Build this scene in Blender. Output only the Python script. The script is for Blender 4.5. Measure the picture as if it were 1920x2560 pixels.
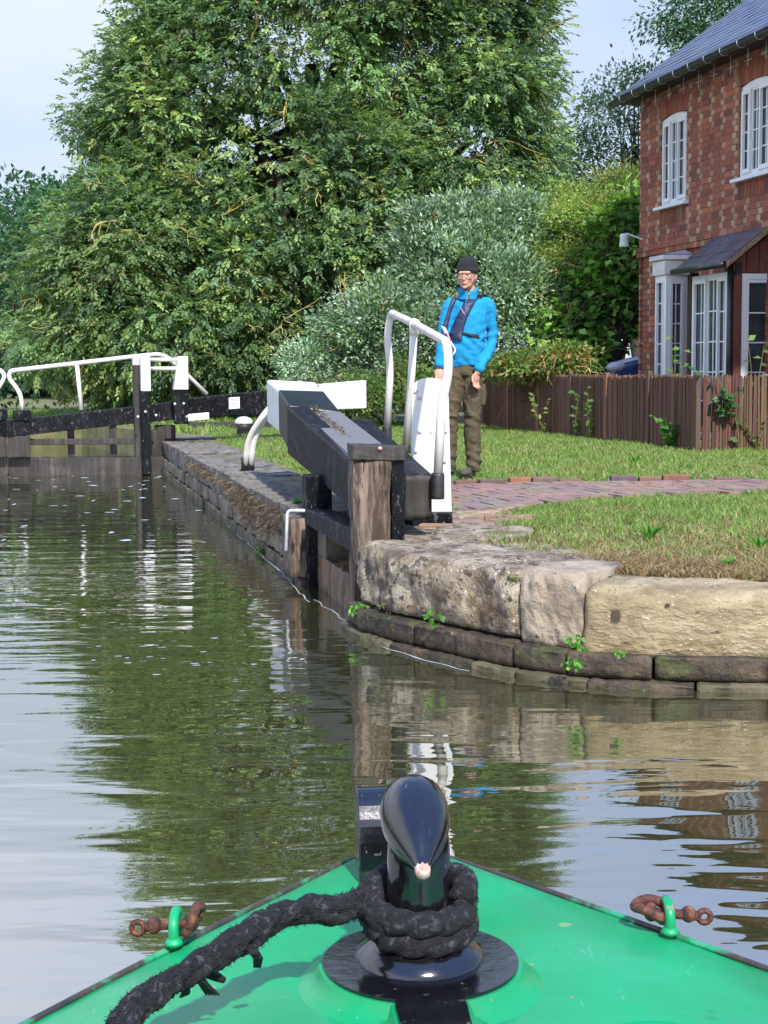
import bpy, bmesh, math, random
import numpy as np
from mathutils import Vector, Matrix, noise as mnoise
from mathutils.bvhtree import BVHTree
from mathutils.geometry import tessellate_polygon
random.seed(7); RNG = np.random.default_rng(11)
R = math.radians
scene = bpy.context.scene
for o in list(bpy.data.objects): bpy.data.objects.remove(o)

# ------------------------------------------------------------ camera
F = 3700.0; PITCH = math.atan(354/F); ROLL = R(0.45)
CAM = Vector((0, 0, 0.9))
cd = bpy.data.cameras.new('camera'); cam = bpy.data.objects.new('camera', cd)
scene.collection.objects.link(cam); scene.camera = cam
cd.sensor_fit = 'VERTICAL'; cd.sensor_height = 36; cd.lens = 36*F/2560
cd.clip_start = 0.05; cd.clip_end = 2000
cam.location = CAM
CROT = Matrix.Rotation(R(90)-PITCH, 3, 'X') @ Matrix.Rotation(-ROLL, 3, 'Z')
cam.rotation_euler = CROT.to_euler()
cd.dof.use_dof = False

# ------------------------------------------------------------ light
SUN_AZ = R(163)     # clockwise from +Y : behind the camera, to the right
SUN_EL = R(46)
w = bpy.data.worlds.new('World'); scene.world = w; w.use_nodes = True
nt = w.node_tree; nt.nodes.clear()
out = nt.nodes.new('ShaderNodeOutputWorld'); bg = nt.nodes.new('ShaderNodeBackground')
sky = nt.nodes.new('ShaderNodeTexSky'); sky.sky_type = 'NISHITA'; sky.sun_disc = False
sky.sun_elevation = SUN_EL; sky.sun_rotation = SUN_AZ
sky.dust_density = 1.5; sky.air_density = 1.0
bg.inputs['Strength'].default_value = 0.12
tc = nt.nodes.new('ShaderNodeTexCoord'); mp = nt.nodes.new('ShaderNodeMapping')
mp.inputs['Scale'].default_value = (1.0, 1.0, 2.6); mp.inputs['Location'].default_value = (0.3, 0.1, 0.15)
ns = nt.nodes.new('ShaderNodeTexNoise'); ns.inputs['Scale'].default_value = 2.3
ns.inputs['Detail'].default_value = 5; ns.inputs['Roughness'].default_value = 0.5
cr = nt.nodes.new('ShaderNodeValToRGB')
cr.color_ramp.elements[0].position = 0.30; cr.color_ramp.elements[0].color = (0,0,0,1)
cr.color_ramp.elements[1].position = 0.62; cr.color_ramp.elements[1].color = (1,)*3+(1,)
mx = nt.nodes.new('ShaderNodeMix'); mx.data_type = 'RGBA'
L = nt.links.new
# thin high cloud: two tones of pale cloud laid over most of the blue
cm = nt.nodes.new('ShaderNodeMix'); cm.data_type = 'RGBA'
cm.inputs[6].default_value = (3.0, 3.9, 5.5, 1); cm.inputs[7].default_value = (4.6, 5.1, 6.1, 1)
cv = nt.nodes.new('ShaderNodeMapRange'); cv.inputs[3].default_value = 0.72; cv.inputs[4].default_value = 0.97
L(cr.outputs[0], cm.inputs[0]); L(cr.outputs[0], cv.inputs[0])
# the cloud thins to blue higher up and towards the right
sx = nt.nodes.new('ShaderNodeSeparateXYZ'); L(tc.outputs['Generated'], sx.inputs[0])
hx_ = nt.nodes.new('ShaderNodeMath'); hx_.operation = 'MULTIPLY_ADD'; hx_.inputs[1].default_value = 0.35; L(sx.outputs[0], hx_.inputs[0]); L(sx.outputs[2], hx_.inputs[2])
hr_ = nt.nodes.new('ShaderNodeMapRange'); hr_.interpolation_type = 'SMOOTHSTEP'; hr_.inputs[1].default_value = 0.22; hr_.inputs[2].default_value = 0.62; hr_.inputs[4].default_value = 0.85; L(hx_.outputs[0], hr_.inputs[0])
cb_ = nt.nodes.new('ShaderNodeMix'); cb_.data_type = 'RGBA'; cb_.inputs[7].default_value = (2.0, 3.6, 7.2, 1)
zr_ = nt.nodes.new('ShaderNodeMapRange'); zr_.inputs[1].default_value = 0.35; zr_.inputs[2].default_value = 0.75; L(sx.outputs[2], zr_.inputs[0])
zc_ = nt.nodes.new('ShaderNodeMix'); zc_.data_type = 'RGBA'; zc_.inputs[6].default_value = (2.0, 3.6, 7.2, 1); zc_.inputs[7].default_value = (1.0, 3.0, 9.0, 1); L(zr_.outputs[0], zc_.inputs[0]); L(zc_.outputs[2], cb_.inputs[7])
zb_ = nt.nodes.new('ShaderNodeMath'); zb_.operation = 'MULTIPLY_ADD'; zb_.inputs[1].default_value = -0.25; L(sx.outputs[0], zb_.inputs[0]); L(sx.outputs[2], zb_.inputs[2])
br_ = nt.nodes.new('ShaderNodeMapRange'); br_.interpolation_type = 'SMOOTHSTEP'; br_.inputs[1].default_value = 0.27; br_.inputs[2].default_value = 0.50; L(zb_.outputs[0], br_.inputs[0])
bc_ = nt.nodes.new('ShaderNodeMix'); bc_.data_type = 'RGBA'; bc_.inputs[7].default_value = (8.6, 9.0, 10.4, 1); L(br_.outputs[0], bc_.inputs[0]); L(cm.outputs[2], bc_.inputs[6])
L(hr_.outputs[0], cb_.inputs[0]); L(bc_.outputs[2], cb_.inputs[6]); L(cb_.outputs[2], mx.inputs[7])
L(tc.outputs['Generated'], mp.inputs['Vector']); L(mp.outputs[0], ns.inputs['Vector'])
L(ns.outputs[0], cr.inputs[0]); L(cv.outputs[0], mx.inputs[0]); L(sky.outputs[0], mx.inputs[6])
L(mx.outputs[2], bg.inputs['Color']); L(bg.outputs[0], out.inputs[0])
sd = bpy.data.lights.new('sun', 'SUN'); sd.energy = 4.8; sd.angle = R(1.5); sd.color = (1, 0.95, 0.87)
sun = bpy.data.objects.new('sun', sd); scene.collection.objects.link(sun)
SDIR = Vector((math.sin(SUN_AZ)*math.cos(SUN_EL), math.cos(SUN_AZ)*math.cos(SUN_EL), math.sin(SUN_EL)))
sun.rotation_euler = SDIR.to_track_quat('Z', 'Y').to_euler()
vs = scene.view_settings
scene.display_settings.display_device = 'sRGB'
vs.view_transform = 'Standard'; vs.look = 'None'; vs.gamma = 1; vs.exposure = 0.6
try: vs.use_curve_mapping = False
except Exception: pass
scene.render.resolution_x = 768; scene.render.resolution_y = 1024
try: scene.cycles.transparent_max_bounces = 16
except Exception: pass

# ------------------------------------------------------------ coordinates
def ray(px, py):
    return CROT @ Vector(((px-960)/F, -(py-1280)/F, -1))
def W(px, py, d):
    """photo pixel (1920x2560) at world distance d (along +Y)"""
    r = ray(px, py); return CAM + r*(d/r.y)
def G(px, py, z=0.0):
    r = ray(px, py); return CAM + r*((z-CAM.z)/r.z)
K = 1.15732
def Wd(px, py, d): return W(px*K, py*K, d)
def Gd(px, py, z=0.0): return G(px*K, py*K, z)
AX = math.atan(867/F)
U = Vector((-math.sin(AX), math.cos(AX), 0)); V = Vector((math.cos(AX), math.sin(AX), 0))
def ST(s, t, z=0.0): return V*s + U*t + Vector((0, 0, z))
ZW = -0.42
WALLS = 1.61

# ------------------------------------------------------------ materials
MATS = {}
def ramp(nt, fac, stops):
    r = nt.nodes.new('ShaderNodeValToRGB')
    e = r.color_ramp.elements
    while len(e) > 1: e.remove(e[-1])
    e[0].position = stops[0][0]; e[0].color = tuple(stops[0][1])+(1,)
    for p, c in stops[1:]:
        n = e.new(p); n.color = tuple(c)+(1,)
    nt.links.new(fac, r.inputs[0]); return r.outputs[0]
def nz(nt, vec, scale, detail=4, rough=0.55, dist=0.0, stretch=None):
    if stretch:
        m = nt.nodes.new('ShaderNodeMapping'); m.inputs['Scale'].default_value = stretch
        nt.links.new(vec, m.inputs['Vector']); vec = m.outputs[0]
    n = nt.nodes.new('ShaderNodeTexNoise'); n.inputs['Scale'].default_value = scale
    n.inputs['Detail'].default_value = detail; n.inputs['Roughness'].default_value = rough
    n.inputs['Distortion'].default_value = dist
    nt.links.new(vec, n.inputs['Vector']); return n.outputs[0]
def mix(nt, fac, a, b, mode='MIX'):
    m = nt.nodes.new('ShaderNodeMix'); m.data_type = 'RGBA'; m.blend_type = mode
    for i, v in ((0, fac), (6, a), (7, b)):
        if isinstance(v, (int, float)): m.inputs[i].default_value = v
        elif isinstance(v, tuple): m.inputs[i].default_value = v+(1,) if len(v) == 3 else v
        else: nt.links.new(v, m.inputs[i])
    return m.outputs[2]
def mathn(nt, op, a, b=0.0):
    m = nt.nodes.new('ShaderNodeMath'); m.operation = op
    for i, v in enumerate((a, b)):
        if isinstance(v, (int, float)): m.inputs[i].default_value = v
        else: nt.links.new(v, m.inputs[i])
    return m.outputs[0]
def newmat(name):
    m = bpy.data.materials.new(name); m.use_nodes = True
    nt = m.node_tree; b = nt.nodes['Principled BSDF']
    tc = nt.nodes.new('ShaderNodeTexCoord')
    MATS[name] = m
    return m, nt, b, tc.outputs['Object']
def bump(nt, b, h, strength=0.3, dist=0.01):
    n = nt.nodes.new('ShaderNodeBump'); n.inputs['Strength'].default_value = strength
    n.inputs['Distance'].default_value = dist
    nt.links.new(h, n.inputs['Height']); nt.links.new(n.outputs[0], b.inputs['Normal'])
def surf(name, stops, scale=6, rough=0.6, bs=0.3, bd=0.01, bscale=None, stretch=None, detail=5, spec=0.5, col_attr=False, coat=0.0,
         specks=None):
    """noise-ramped surface; specks=(scale, threshold, colour)"""
    m, nt, b, co = newmat(name)
    f = nz(nt, co, scale, detail, 0.6, 0.3, stretch)
    c = ramp(nt, f, stops)
    if col_attr:
        a = nt.nodes.new('ShaderNodeAttribute'); a.attribute_name = 'Col'
        c = mix(nt, 1.0, c, a.outputs['Color'], 'MULTIPLY')
    if specks:
        for sc_, th, cc in specks:
            g = nz(nt, co, sc_, 3, 0.6, 0.0, stretch)
            g = ramp(nt, g, [(th, (0, 0, 0)), (min(th+0.05, 1), (1, 1, 1))])
            c = mix(nt, g, c, cc)
    nt.links.new(c, b.inputs['Base Color'])
    b.inputs['Roughness'].default_value = rough
    b.inputs['Specular IOR Level'].default_value = spec
    b.inputs['Coat Weight'].default_value = coat; b.inputs['Coat Roughness'].default_value = 0.08
    h = nz(nt, co, bscale or scale*4, 5, 0.6, 0, stretch)
    bump(nt, b, h, bs, bd)
    return m
def leafmat(name, trans=0.42, rough=0.5):
    m, nt, b, co = newmat(name)
    a = nt.nodes.new('ShaderNodeAttribute'); a.attribute_name = 'Col'
    nt.links.new(a.outputs['Color'], b.inputs['Base Color']); b.inputs['Roughness'].default_value = rough
    b.inputs['Specular IOR Level'].default_value = 0.35
    tr = nt.nodes.new('ShaderNodeBsdfTranslucent')
    t2 = mix(nt, 1.0, a.outputs['Color'], (1.2, 1.25, 0.6), 'MULTIPLY')
    nt.links.new(t2, tr.inputs[0])
    ms = nt.nodes.new('ShaderNodeMixShader'); ms.inputs[0].default_value = trans
    nt.links.new(b.outputs[0], ms.inputs[1]); nt.links.new(tr.outputs[0], ms.inputs[2])
    nt.links.new(ms.outputs[0], nt.nodes['Material Output'].inputs[0])
    return m

surf('black_paint', [(0.3, (0.002, 0.0025, 0.004)), (0.55, (0.005, 0.006, 0.009)), (0.7, (0.018, 0.019, 0.023))], 5, 0.5, 0.9, 0.01, 22,
     (1.6, 1.6, 0.7), spec=0.14, specks=[(20, 0.62, (0.08, 0.078, 0.075)), (60, 0.64, (0.12, 0.11, 0.10)), (6, 0.66, (0.06, 0.05, 0.04))])
surf('black_top', [(0.3, (0.006, 0.007, 0.010)), (0.7, (0.014, 0.015, 0.02))], 5, 0.36, 0.6, 0.004, 40, specks=[(30, 0.72, (0.12, 0.11, 0.1))])
surf('weathered_wood', [(0.28, (0.018, 0.013, 0.010)), (0.44, (0.075, 0.052, 0.036)), (0.56, (0.16, 0.118, 0.088)), (0.76, (0.27, 0.215, 0.17))], 5, 0.9, 1.0, 0.02, 9, (5, 5, 0.6), detail=8,
     specks=[(6, 0.58, (0.020, 0.014, 0.010)), (16, 0.61, (0.03, 0.022, 0.016)), (2.2, 0.60, (0.05, 0.032, 0.022))])
surf('wet_wood', [(0.3, (0.02, 0.014, 0.008)), (0.5, (0.11, 0.065, 0.03)), (0.7, (0.22, 0.15, 0.075))], 4, 0.6, 0.9, 0.012, 9, (4, 4, 0.5),
     specks=[(5, 0.6, (0.05, 0.06, 0.015))])
surf('dark_wood', [(0.3, (0.012, 0.011, 0.01)), (0.55, (0.035, 0.03, 0.026)), (0.7, (0.08, 0.065, 0.05))], 4, 0.7, 0.8, 0.01, 10, (4, 4, 0.5))
surf('white_paint', [(0.25, (0.48, 0.48, 0.46)), (0.5, (0.62, 0.62, 0.61)), (0.8, (0.68, 0.68, 0.67))], 3, 0.45, 0.15, 0.003, 30,
     specks=[(14, 0.70, (0.30, 0.28, 0.24)), (50, 0.70, (0.35, 0.33, 0.3))])
surf('white_pipe', [(0.25, (0.45, 0.44, 0.39)), (0.5, (0.62, 0.61, 0.56)), (0.8, (0.66, 0.66, 0.62))], 6, 0.35, 0.15, 0.002, 60,
     specks=[(40, 0.72, (0.25, 0.2, 0.14))])
surf('grey_board', [(0.3, (0.10, 0.10, 0.105)), (0.7, (0.16, 0.16, 0.165))], 60, 0.75, 0.4, 0.003, 160)
surf('stone', [(0.22, (0.045, 0.036, 0.028)), (0.38, (0.12, 0.09, 0.06)), (0.5, (0.24, 0.195, 0.13)), (0.62, (0.33, 0.29, 0.22)), (0.8, (0.42, 0.38, 0.31))], 7, 0.92, 1.0, 0.03, 26,
     specks=[(9, 0.60, (0.075, 0.06, 0.045)), (24, 0.60, (0.06, 0.05, 0.042)), (70, 0.62, (0.05, 0.04, 0.035)), (45, 0.64, (0.52, 0.50, 0.43)), (4, 0.60, (0.13, 0.09, 0.05)), (2.6, 0.62, (0.07, 0.055, 0.04))], detail=10)
surf('pale_stone', [(0.22, (0.12, 0.095, 0.075)), (0.42, (0.24, 0.19, 0.135)), (0.6, (0.33, 0.28, 0.205)), (0.8, (0.43, 0.38, 0.30))], 6, 0.92, 1.0, 0.02, 26,
     specks=[(26, 0.64, (0.05, 0.045, 0.045)), (60, 0.64, (0.07, 0.06, 0.055)), (5, 0.68, (0.11, 0.09, 0.09))], detail=10)
surf('yellow_stone', [(0.22, (0.13, 0.09, 0.045)), (0.42, (0.23, 0.175, 0.095)), (0.58, (0.33, 0.265, 0.155)), (0.8, (0.43, 0.37, 0.26))], 5, 0.92, 1.0, 0.03, 20, (1, 1, 2.2),
     specks=[(7, 0.66, (0.08, 0.065, 0.05)), (3, 0.64, (0.17, 0.12, 0.06)), (22, 0.62, (0.20, 0.15, 0.09)), (40, 0.64, (0.50, 0.46, 0.37)), (80, 0.67, (0.07, 0.055, 0.045))], detail=10)
surf('wall_stone', [(0.25, (0.035, 0.032, 0.024)), (0.45, (0.11, 0.095, 0.07)), (0.65, (0.20, 0.17, 0.13)), (0.85, (0.3, 0.27, 0.22))], 3.5, 0.9, 0.9, 0.02, 16,
     (1, 1, 0.5), specks=[(6, 0.64, (0.05, 0.06, 0.015))], detail=8)
surf('coping_top', [(0.3, (0.06, 0.053, 0.045)), (0.5, (0.14, 0.125, 0.105)), (0.7, (0.21, 0.185, 0.16)), (0.85, (0.28, 0.26, 0.23))], 6, 0.92, 1.0, 0.02, 25,
     specks=[(9, 0.60, (0.05, 0.042, 0.03)), (30, 0.62, (0.05, 0.045, 0.035)), (3, 0.62, (0.09, 0.07, 0.045))], detail=8)
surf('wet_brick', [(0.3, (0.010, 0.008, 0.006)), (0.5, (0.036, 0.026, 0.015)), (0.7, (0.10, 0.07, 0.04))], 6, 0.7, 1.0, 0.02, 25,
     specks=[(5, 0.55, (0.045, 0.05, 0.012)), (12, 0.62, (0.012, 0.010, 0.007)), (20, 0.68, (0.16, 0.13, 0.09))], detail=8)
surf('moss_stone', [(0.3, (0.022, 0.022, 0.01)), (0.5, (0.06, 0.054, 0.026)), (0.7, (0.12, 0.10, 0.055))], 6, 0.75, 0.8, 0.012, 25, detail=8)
surf('ledge', [(0.3, (0.10, 0.075, 0.04)), (0.7, (0.22, 0.17, 0.10))], 4, 0.9, 0.5, 0.01)
surf('mud', [(0.3, (0.08, 0.085, 0.035)), (0.7, (0.12, 0.12, 0.05))], 2, 0.95, 0.3, 0.02)
surf('ground', [(0.3, (0.055, 0.075, 0.02)), (0.5, (0.12, 0.13, 0.045)), (0.7, (0.20, 0.16, 0.08))], 3, 0.95, 0.5, 0.02, 40, specks=[(30, 0.6, (0.08, 0.06, 0.035))])
surf('attr_matte', [(0.3, (0.75,)*3), (0.7, (1.1,)*3)], 30, 0.85, 0.5, 0.004, 90, col_attr=True)
surf('attr_path', [(0.3, (0.8,)*3), (0.7, (1.1,)*3)], 20, 0.6, 0.5, 0.003, 90, col_attr=True)
surf('attr_slate', [(0.3, (0.8,)*3), (0.7, (1.15,)*3)], 12, 0.42, 0.4, 0.003, 50, col_attr=True, spec=0.6)
surf('attr_wood', [(0.3, (0.7,)*3), (0.7, (1.2,)*3)], 6, 0.85, 0.8, 0.006, 14, (5, 5, 0.5), col_attr=True)
surf('mortar', [(0.3, (0.22, 0.16, 0.12)), (0.7, (0.32, 0.25, 0.19))], 20, 0.95)
surf('red_plaster', [(0.3, (0.10, 0.03, 0.022)), (0.6, (0.17, 0.055, 0.04)), (0.8, (0.24, 0.10, 0.075))], 8, 0.8, 0.4, 0.004, 30, (2, 2, 0.5),
     specks=[(12, 0.68, (0.35, 0.2, 0.16))])
surf('soil', [(0.3, (0.035, 0.025, 0.018)), (0.7, (0.07, 0.052, 0.036))], 20, 0.95)
surf('soffit', [(0.3, (0.016, 0.01, 0.009)), (0.7, (0.03, 0.018, 0.015))], 8, 0.7)
surf('gutter', [(0.3, (0.015, 0.016, 0.018)), (0.7, (0.03, 0.032, 0.034))], 8, 0.35)
surf('galvanised', [(0.3, (0.35, 0.36, 0.38)), (0.7, (0.5, 0.51, 0.53))], 20, 0.45)
surf('upvc', [(0.3, (0.74, 0.76, 0.79)), (0.7, (0.80, 0.82, 0.84))], 4, 0.3, 0.05)
surf('old_upvc', [(0.3, (0.5, 0.5, 0.49)), (0.6, (0.72, 0.73, 0.73)), (0.8, (0.78, 0.78, 0.78))], 5, 0.5, 0.2, 0.004, 20)
surf('bark', [(0.3, (0.02, 0.017, 0.013)), (0.7, (0.07, 0.06, 0.045))], 8, 0.95, 0.8, 0.02, 20)
surf('lichen_bark', [(0.3, (0.22, 0.17, 0.06)), (0.55, (0.42, 0.33, 0.10)), (0.75, (0.50, 0.46, 0.26))], 6, 0.95, 0.5, 0.01, 30)
surf('dry_plant', [(0.3, (0.14, 0.10, 0.06)), (0.7, (0.34, 0.26, 0.16))], 20, 0.95)
surf('iron', [(0.3, (0.01, 0.01, 0.011)), (0.7, (0.035, 0.033, 0.03))], 20, 0.5, 0.3, 0.004)
surf('bare_metal', [(0.3, (0.25, 0.25, 0.25)), (0.7, (0.5, 0.5, 0.5))], 30, 0.35)
surf('rust', [(0.3, (0.022, 0.008, 0.006)), (0.5, (0.09, 0.028, 0.016)), (0.65, (0.20, 0.07, 0.035)), (0.85, (0.33, 0.15, 0.08))], 90, 0.7, 0.9, 0.003, 220)
surf('glossy_black', [(0.3, (0.004, 0.004, 0.005)), (0.62, (0.006, 0.006, 0.008)), (0.74, (0.02, 0.02, 0.022))], 25, 0.13, 0.25, 0.0012, 45,
     specks=[(40, 0.66, (0.035, 0.035, 0.035)), (90, 0.68, (0.09, 0.088, 0.08)), (14, 0.74, (0.22, 0.21, 0.18))], detail=5, spec=0.9)
surf('rope', [(0.3, (0.002, 0.002, 0.003)), (0.55, (0.009, 0.009, 0.012)), (0.75, (0.09, 0.095, 0.11))], 120, 0.9, 1.0, 0.003, 500, specks=[(25, 0.72, (0.05, 0.05, 0.045))])
surf('chip', [(0.3, (0.30, 0.12, 0.09)), (0.5, (0.5, 0.3, 0.25)), (0.7, (0.7, 0.6, 0.55))], 120, 0.7)
def green_mat():
    m, nt, b, co = newmat('green_paint')
    c = ramp(nt, nz(nt, co, 4, 4), [(0.35, (0.0, 0.24, 0.08)), (0.65, (0.0, 0.31, 0.115))])
    g = ramp(nt, nz(nt, co, 3.1, 5, 0.6), [(0.60, (0, 0, 0)), (0.72, (1, 1, 1))])
    c = mix(nt, mathn(nt, 'MULTIPLY', g, 0.5), c, (0.0, 0.24, 0.02))
    for sc_, th, cc in ((11, 0.70, (0.0, 0.22, 0.07)), (150, 0.72, (0.10, 0.30, 0.16)), (38, 0.72, (0.25, 0.18, 0.12)), (90, 0.76, (0.02, 0.03, 0.02)), (14, 0.735, (0.18, 0.32, 0.12))):
        k = ramp(nt, nz(nt, co, sc_, 3, 0.5), [(th, (0, 0, 0)), (th+0.02, (1, 1, 1))])
        c = mix(nt, k, c, cc)
    # grime film, dull worn patches and long rope scuffs
    gr = ramp(nt, nz(nt, co, 7, 8, 0.65), [(0.50, (0, 0, 0)), (0.72, (1, 1, 1))])
    c = mix(nt, mathn(nt, 'MULTIPLY', gr, 0.38), c, (0.05, 0.17, 0.10))
    sc2 = ramp(nt, nz(nt, co, 14, 4, 0.6, 0.6, (7, 1.2, 1)), [(0.66, (0, 0, 0)), (0.70, (1, 1, 1))])
    c = mix(nt, mathn(nt, 'MULTIPLY', sc2, 0.35), c, (0.16, 0.38, 0.26))
    sc3 = ramp(nt, nz(nt, co, 10, 4, 0.6, 0.6, (1, 9, 1)), [(0.68, (0, 0, 0)), (0.71, (1, 1, 1))])
    c = mix(nt, mathn(nt, 'MULTIPLY', sc3, 0.4), c, (0.02, 0.14, 0.07))
    rg_ = ramp(nt, nz(nt, co, 5, 6), [(0.35, (0.20,)*3), (0.7, (0.55,)*3)])
    nt.links.new(rg_, b.inputs['Roughness'])
    nt.links.new(c, b.inputs['Base Color'])
    b.inputs['Coat Weight'].default_value = 0.15; b.inputs['Coat Roughness'].default_value = 0.12
    bump(nt, b, nz(nt, co, 9, 4), 0.25, 0.004)
green_mat()
def glass_mat(name='glass', tint=(0.02, 0.035, 0.04)):
    m, nt, b, co = newmat(name)
    c = ramp(nt, nz(nt, co, 2.5, 2), [(0.35, tuple(x*0.5 for x in tint)), (0.65, tuple(x*1.8 for x in tint))])
    nt.links.new(c, b.inputs['Base Color']); b.inputs['Roughness'].default_value = 0.04
    b.inputs['Specular IOR Level'].default_value = 0.8
    bump(nt, b, nz(nt, co, 2.0, 1), 0.15, 0.02)
glass_mat(); glass_mat('room_shade', (0.012, 0.010, 0.016))
def water_mat():
    m, nt, b, co = newmat('water')
    # ripples: broad swell + fine wind ripple whose strength varies over the surface
    n1 = nz(nt, co, 2.6, 2, 0.45, 0.3, (0.55, 1.6, 1))
    n2 = nz(nt, co, 9, 2, 0.5, 0.2, (0.5, 1.7, 1))
    n3 = nz(nt, co, 0.55, 2)
    amp = ramp(nt, n3, [(0.42, (0.05,)*3), (0.60, (1,)*3)])
    h = mathn(nt, 'ADD', mathn(nt, 'MULTIPLY', n1, 1.0), mathn(nt, 'MULTIPLY', mathn(nt, 'MULTIPLY', n2, 0.20), amp))
    bn = nt.nodes.new('ShaderNodeBump'); bn.inputs['Strength'].default_value = 1.0; bn.inputs['Distance'].default_value = 0.009
    nt.links.new(h, bn.inputs['Height'])
    gl = nt.nodes.new('ShaderNodeBsdfGlossy'); gl.inputs['Roughness'].default_value = 0.01
    nt.links.new(bn.outputs[0], gl.inputs['Normal'])
    df = nt.nodes.new('ShaderNodeBsdfDiffuse'); df.inputs[0].default_value = (0.11, 0.115, 0.045, 1)
    trn = nt.nodes.new('ShaderNodeBsdfTransparent'); trn.inputs[0].default_value = (0.62, 0.60, 0.42, 1)
    m1 = nt.nodes.new('ShaderNodeMixShader'); m1.inputs[0].default_value = 0.55
    nt.links.new(df.outputs[0], m1.inputs[1]); nt.links.new(trn.outputs[0], m1.inputs[2])
    fr = nt.nodes.new('ShaderNodeFresnel'); fr.inputs[0].default_value = 1.33
    rf = mathn(nt, 'POWER', fr.outputs[0], 0.27)
    nt.links.new(bn.outputs[0], fr.inputs['Normal'])
    m2 = nt.nodes.new('ShaderNodeMixShader')
    nt.links.new(rf, m2.inputs[0]); nt.links.new(m1.outputs[0], m2.inputs[1]); nt.links.new(gl.outputs[0], m2.inputs[2])
    nt.links.new(m2.outputs[0], nt.nodes['Material Output'].inputs[0])
water_mat()
def flat(name, c, rough=0.6, **kw):
    d = tuple(x*0.8 for x in c)
    return surf(name, [(0.3, d), (0.7, c)], kw.get('scale', 20), rough, kw.get('bs', 0.3), kw.get('bd', 0.002), kw.get('bscale', 120))
flat('skin', (0.52, 0.27, 0.19), 0.55, scale=14); flat('fleece', (0.002, 0.245, 0.50), 0.9, scale=10, bs=0.5); flat('fleece_trim', (0.01, 0.15, 0.34), 0.9)
flat('trousers', (0.085, 0.064, 0.034), 0.85, scale=8, bs=0.5); flat('vest_navy', (0.022, 0.028, 0.075), 0.55); flat('hat_black', (0.010, 0.010, 0.014), 0.95, bs=0.9)
flat('strap_black', (0.008, 0.009, 0.015), 0.7); flat('shoe', (0.07, 0.06, 0.05), 0.8); flat('frame_brown', (0.06, 0.03, 0.025), 0.4); flat('lips', (0.32, 0.12, 0.09), 0.6)
flat('eye', (0.03, 0.02, 0.02), 0.3); flat('hair', (0.12, 0.09, 0.07), 0.9); flat('pink', (0.7, 0.2, 0.3), 0.5); flat('paper', (0.7, 0.72, 0.76), 0.6)
flat('ink', (0.3, 0.3, 0.33), 0.7); flat('foam', (0.42, 0.46, 0.50), 0.5); flat('car_paint', (0.03, 0.06, 0.16), 0.2); flat('car_silver', (0.45, 0.5, 0.55), 0.15); flat('rubber', (0.01, 0.01, 0.01), 0.8)
flat('orange', (0.6, 0.12, 0.03), 0.6); flat('porcelain', (0.7, 0.76, 0.76), 0.3)
leafmat('leaf'); leafmat('leaf_silver', 0.25, 0.6); leafmat('grass_blade', 0.35, 0.6)

# ------------------------------------------------------------ object helpers
def setp(o, label=None, cat=None, group=None, kind=None):
    if label: o['label'] = label
    if cat: o['category'] = cat
    if group: o['group'] = group
    if kind: o['kind'] = kind
    return o
def thing(name, label, cat, loc=(0, 0, 0), group=None):
    o = bpy.data.objects.new(name, None); scene.collection.objects.link(o)
    o.location = loc; o.empty_display_size = 0.1
    return setp(o, label, cat, group)
def link(name, me, mat, parent=None, smooth=False):
    if mat:
        for mm in (mat if isinstance(mat, (list, tuple)) else [mat]): me.materials.append(MATS[mm])
    if smooth:
        me.polygons.foreach_set('use_smooth', [True]*len(me.polygons))
    o = bpy.data.objects.new(name, me); scene.collection.objects.link(o)
    if parent is not None:
        o.parent = parent
        base = Vector(parent.location)
        p = parent.parent
        while p is not None: base += Vector(p.location); p = p.parent
        o.location = -base       # geometry is written in world coordinates
    return o
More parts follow.
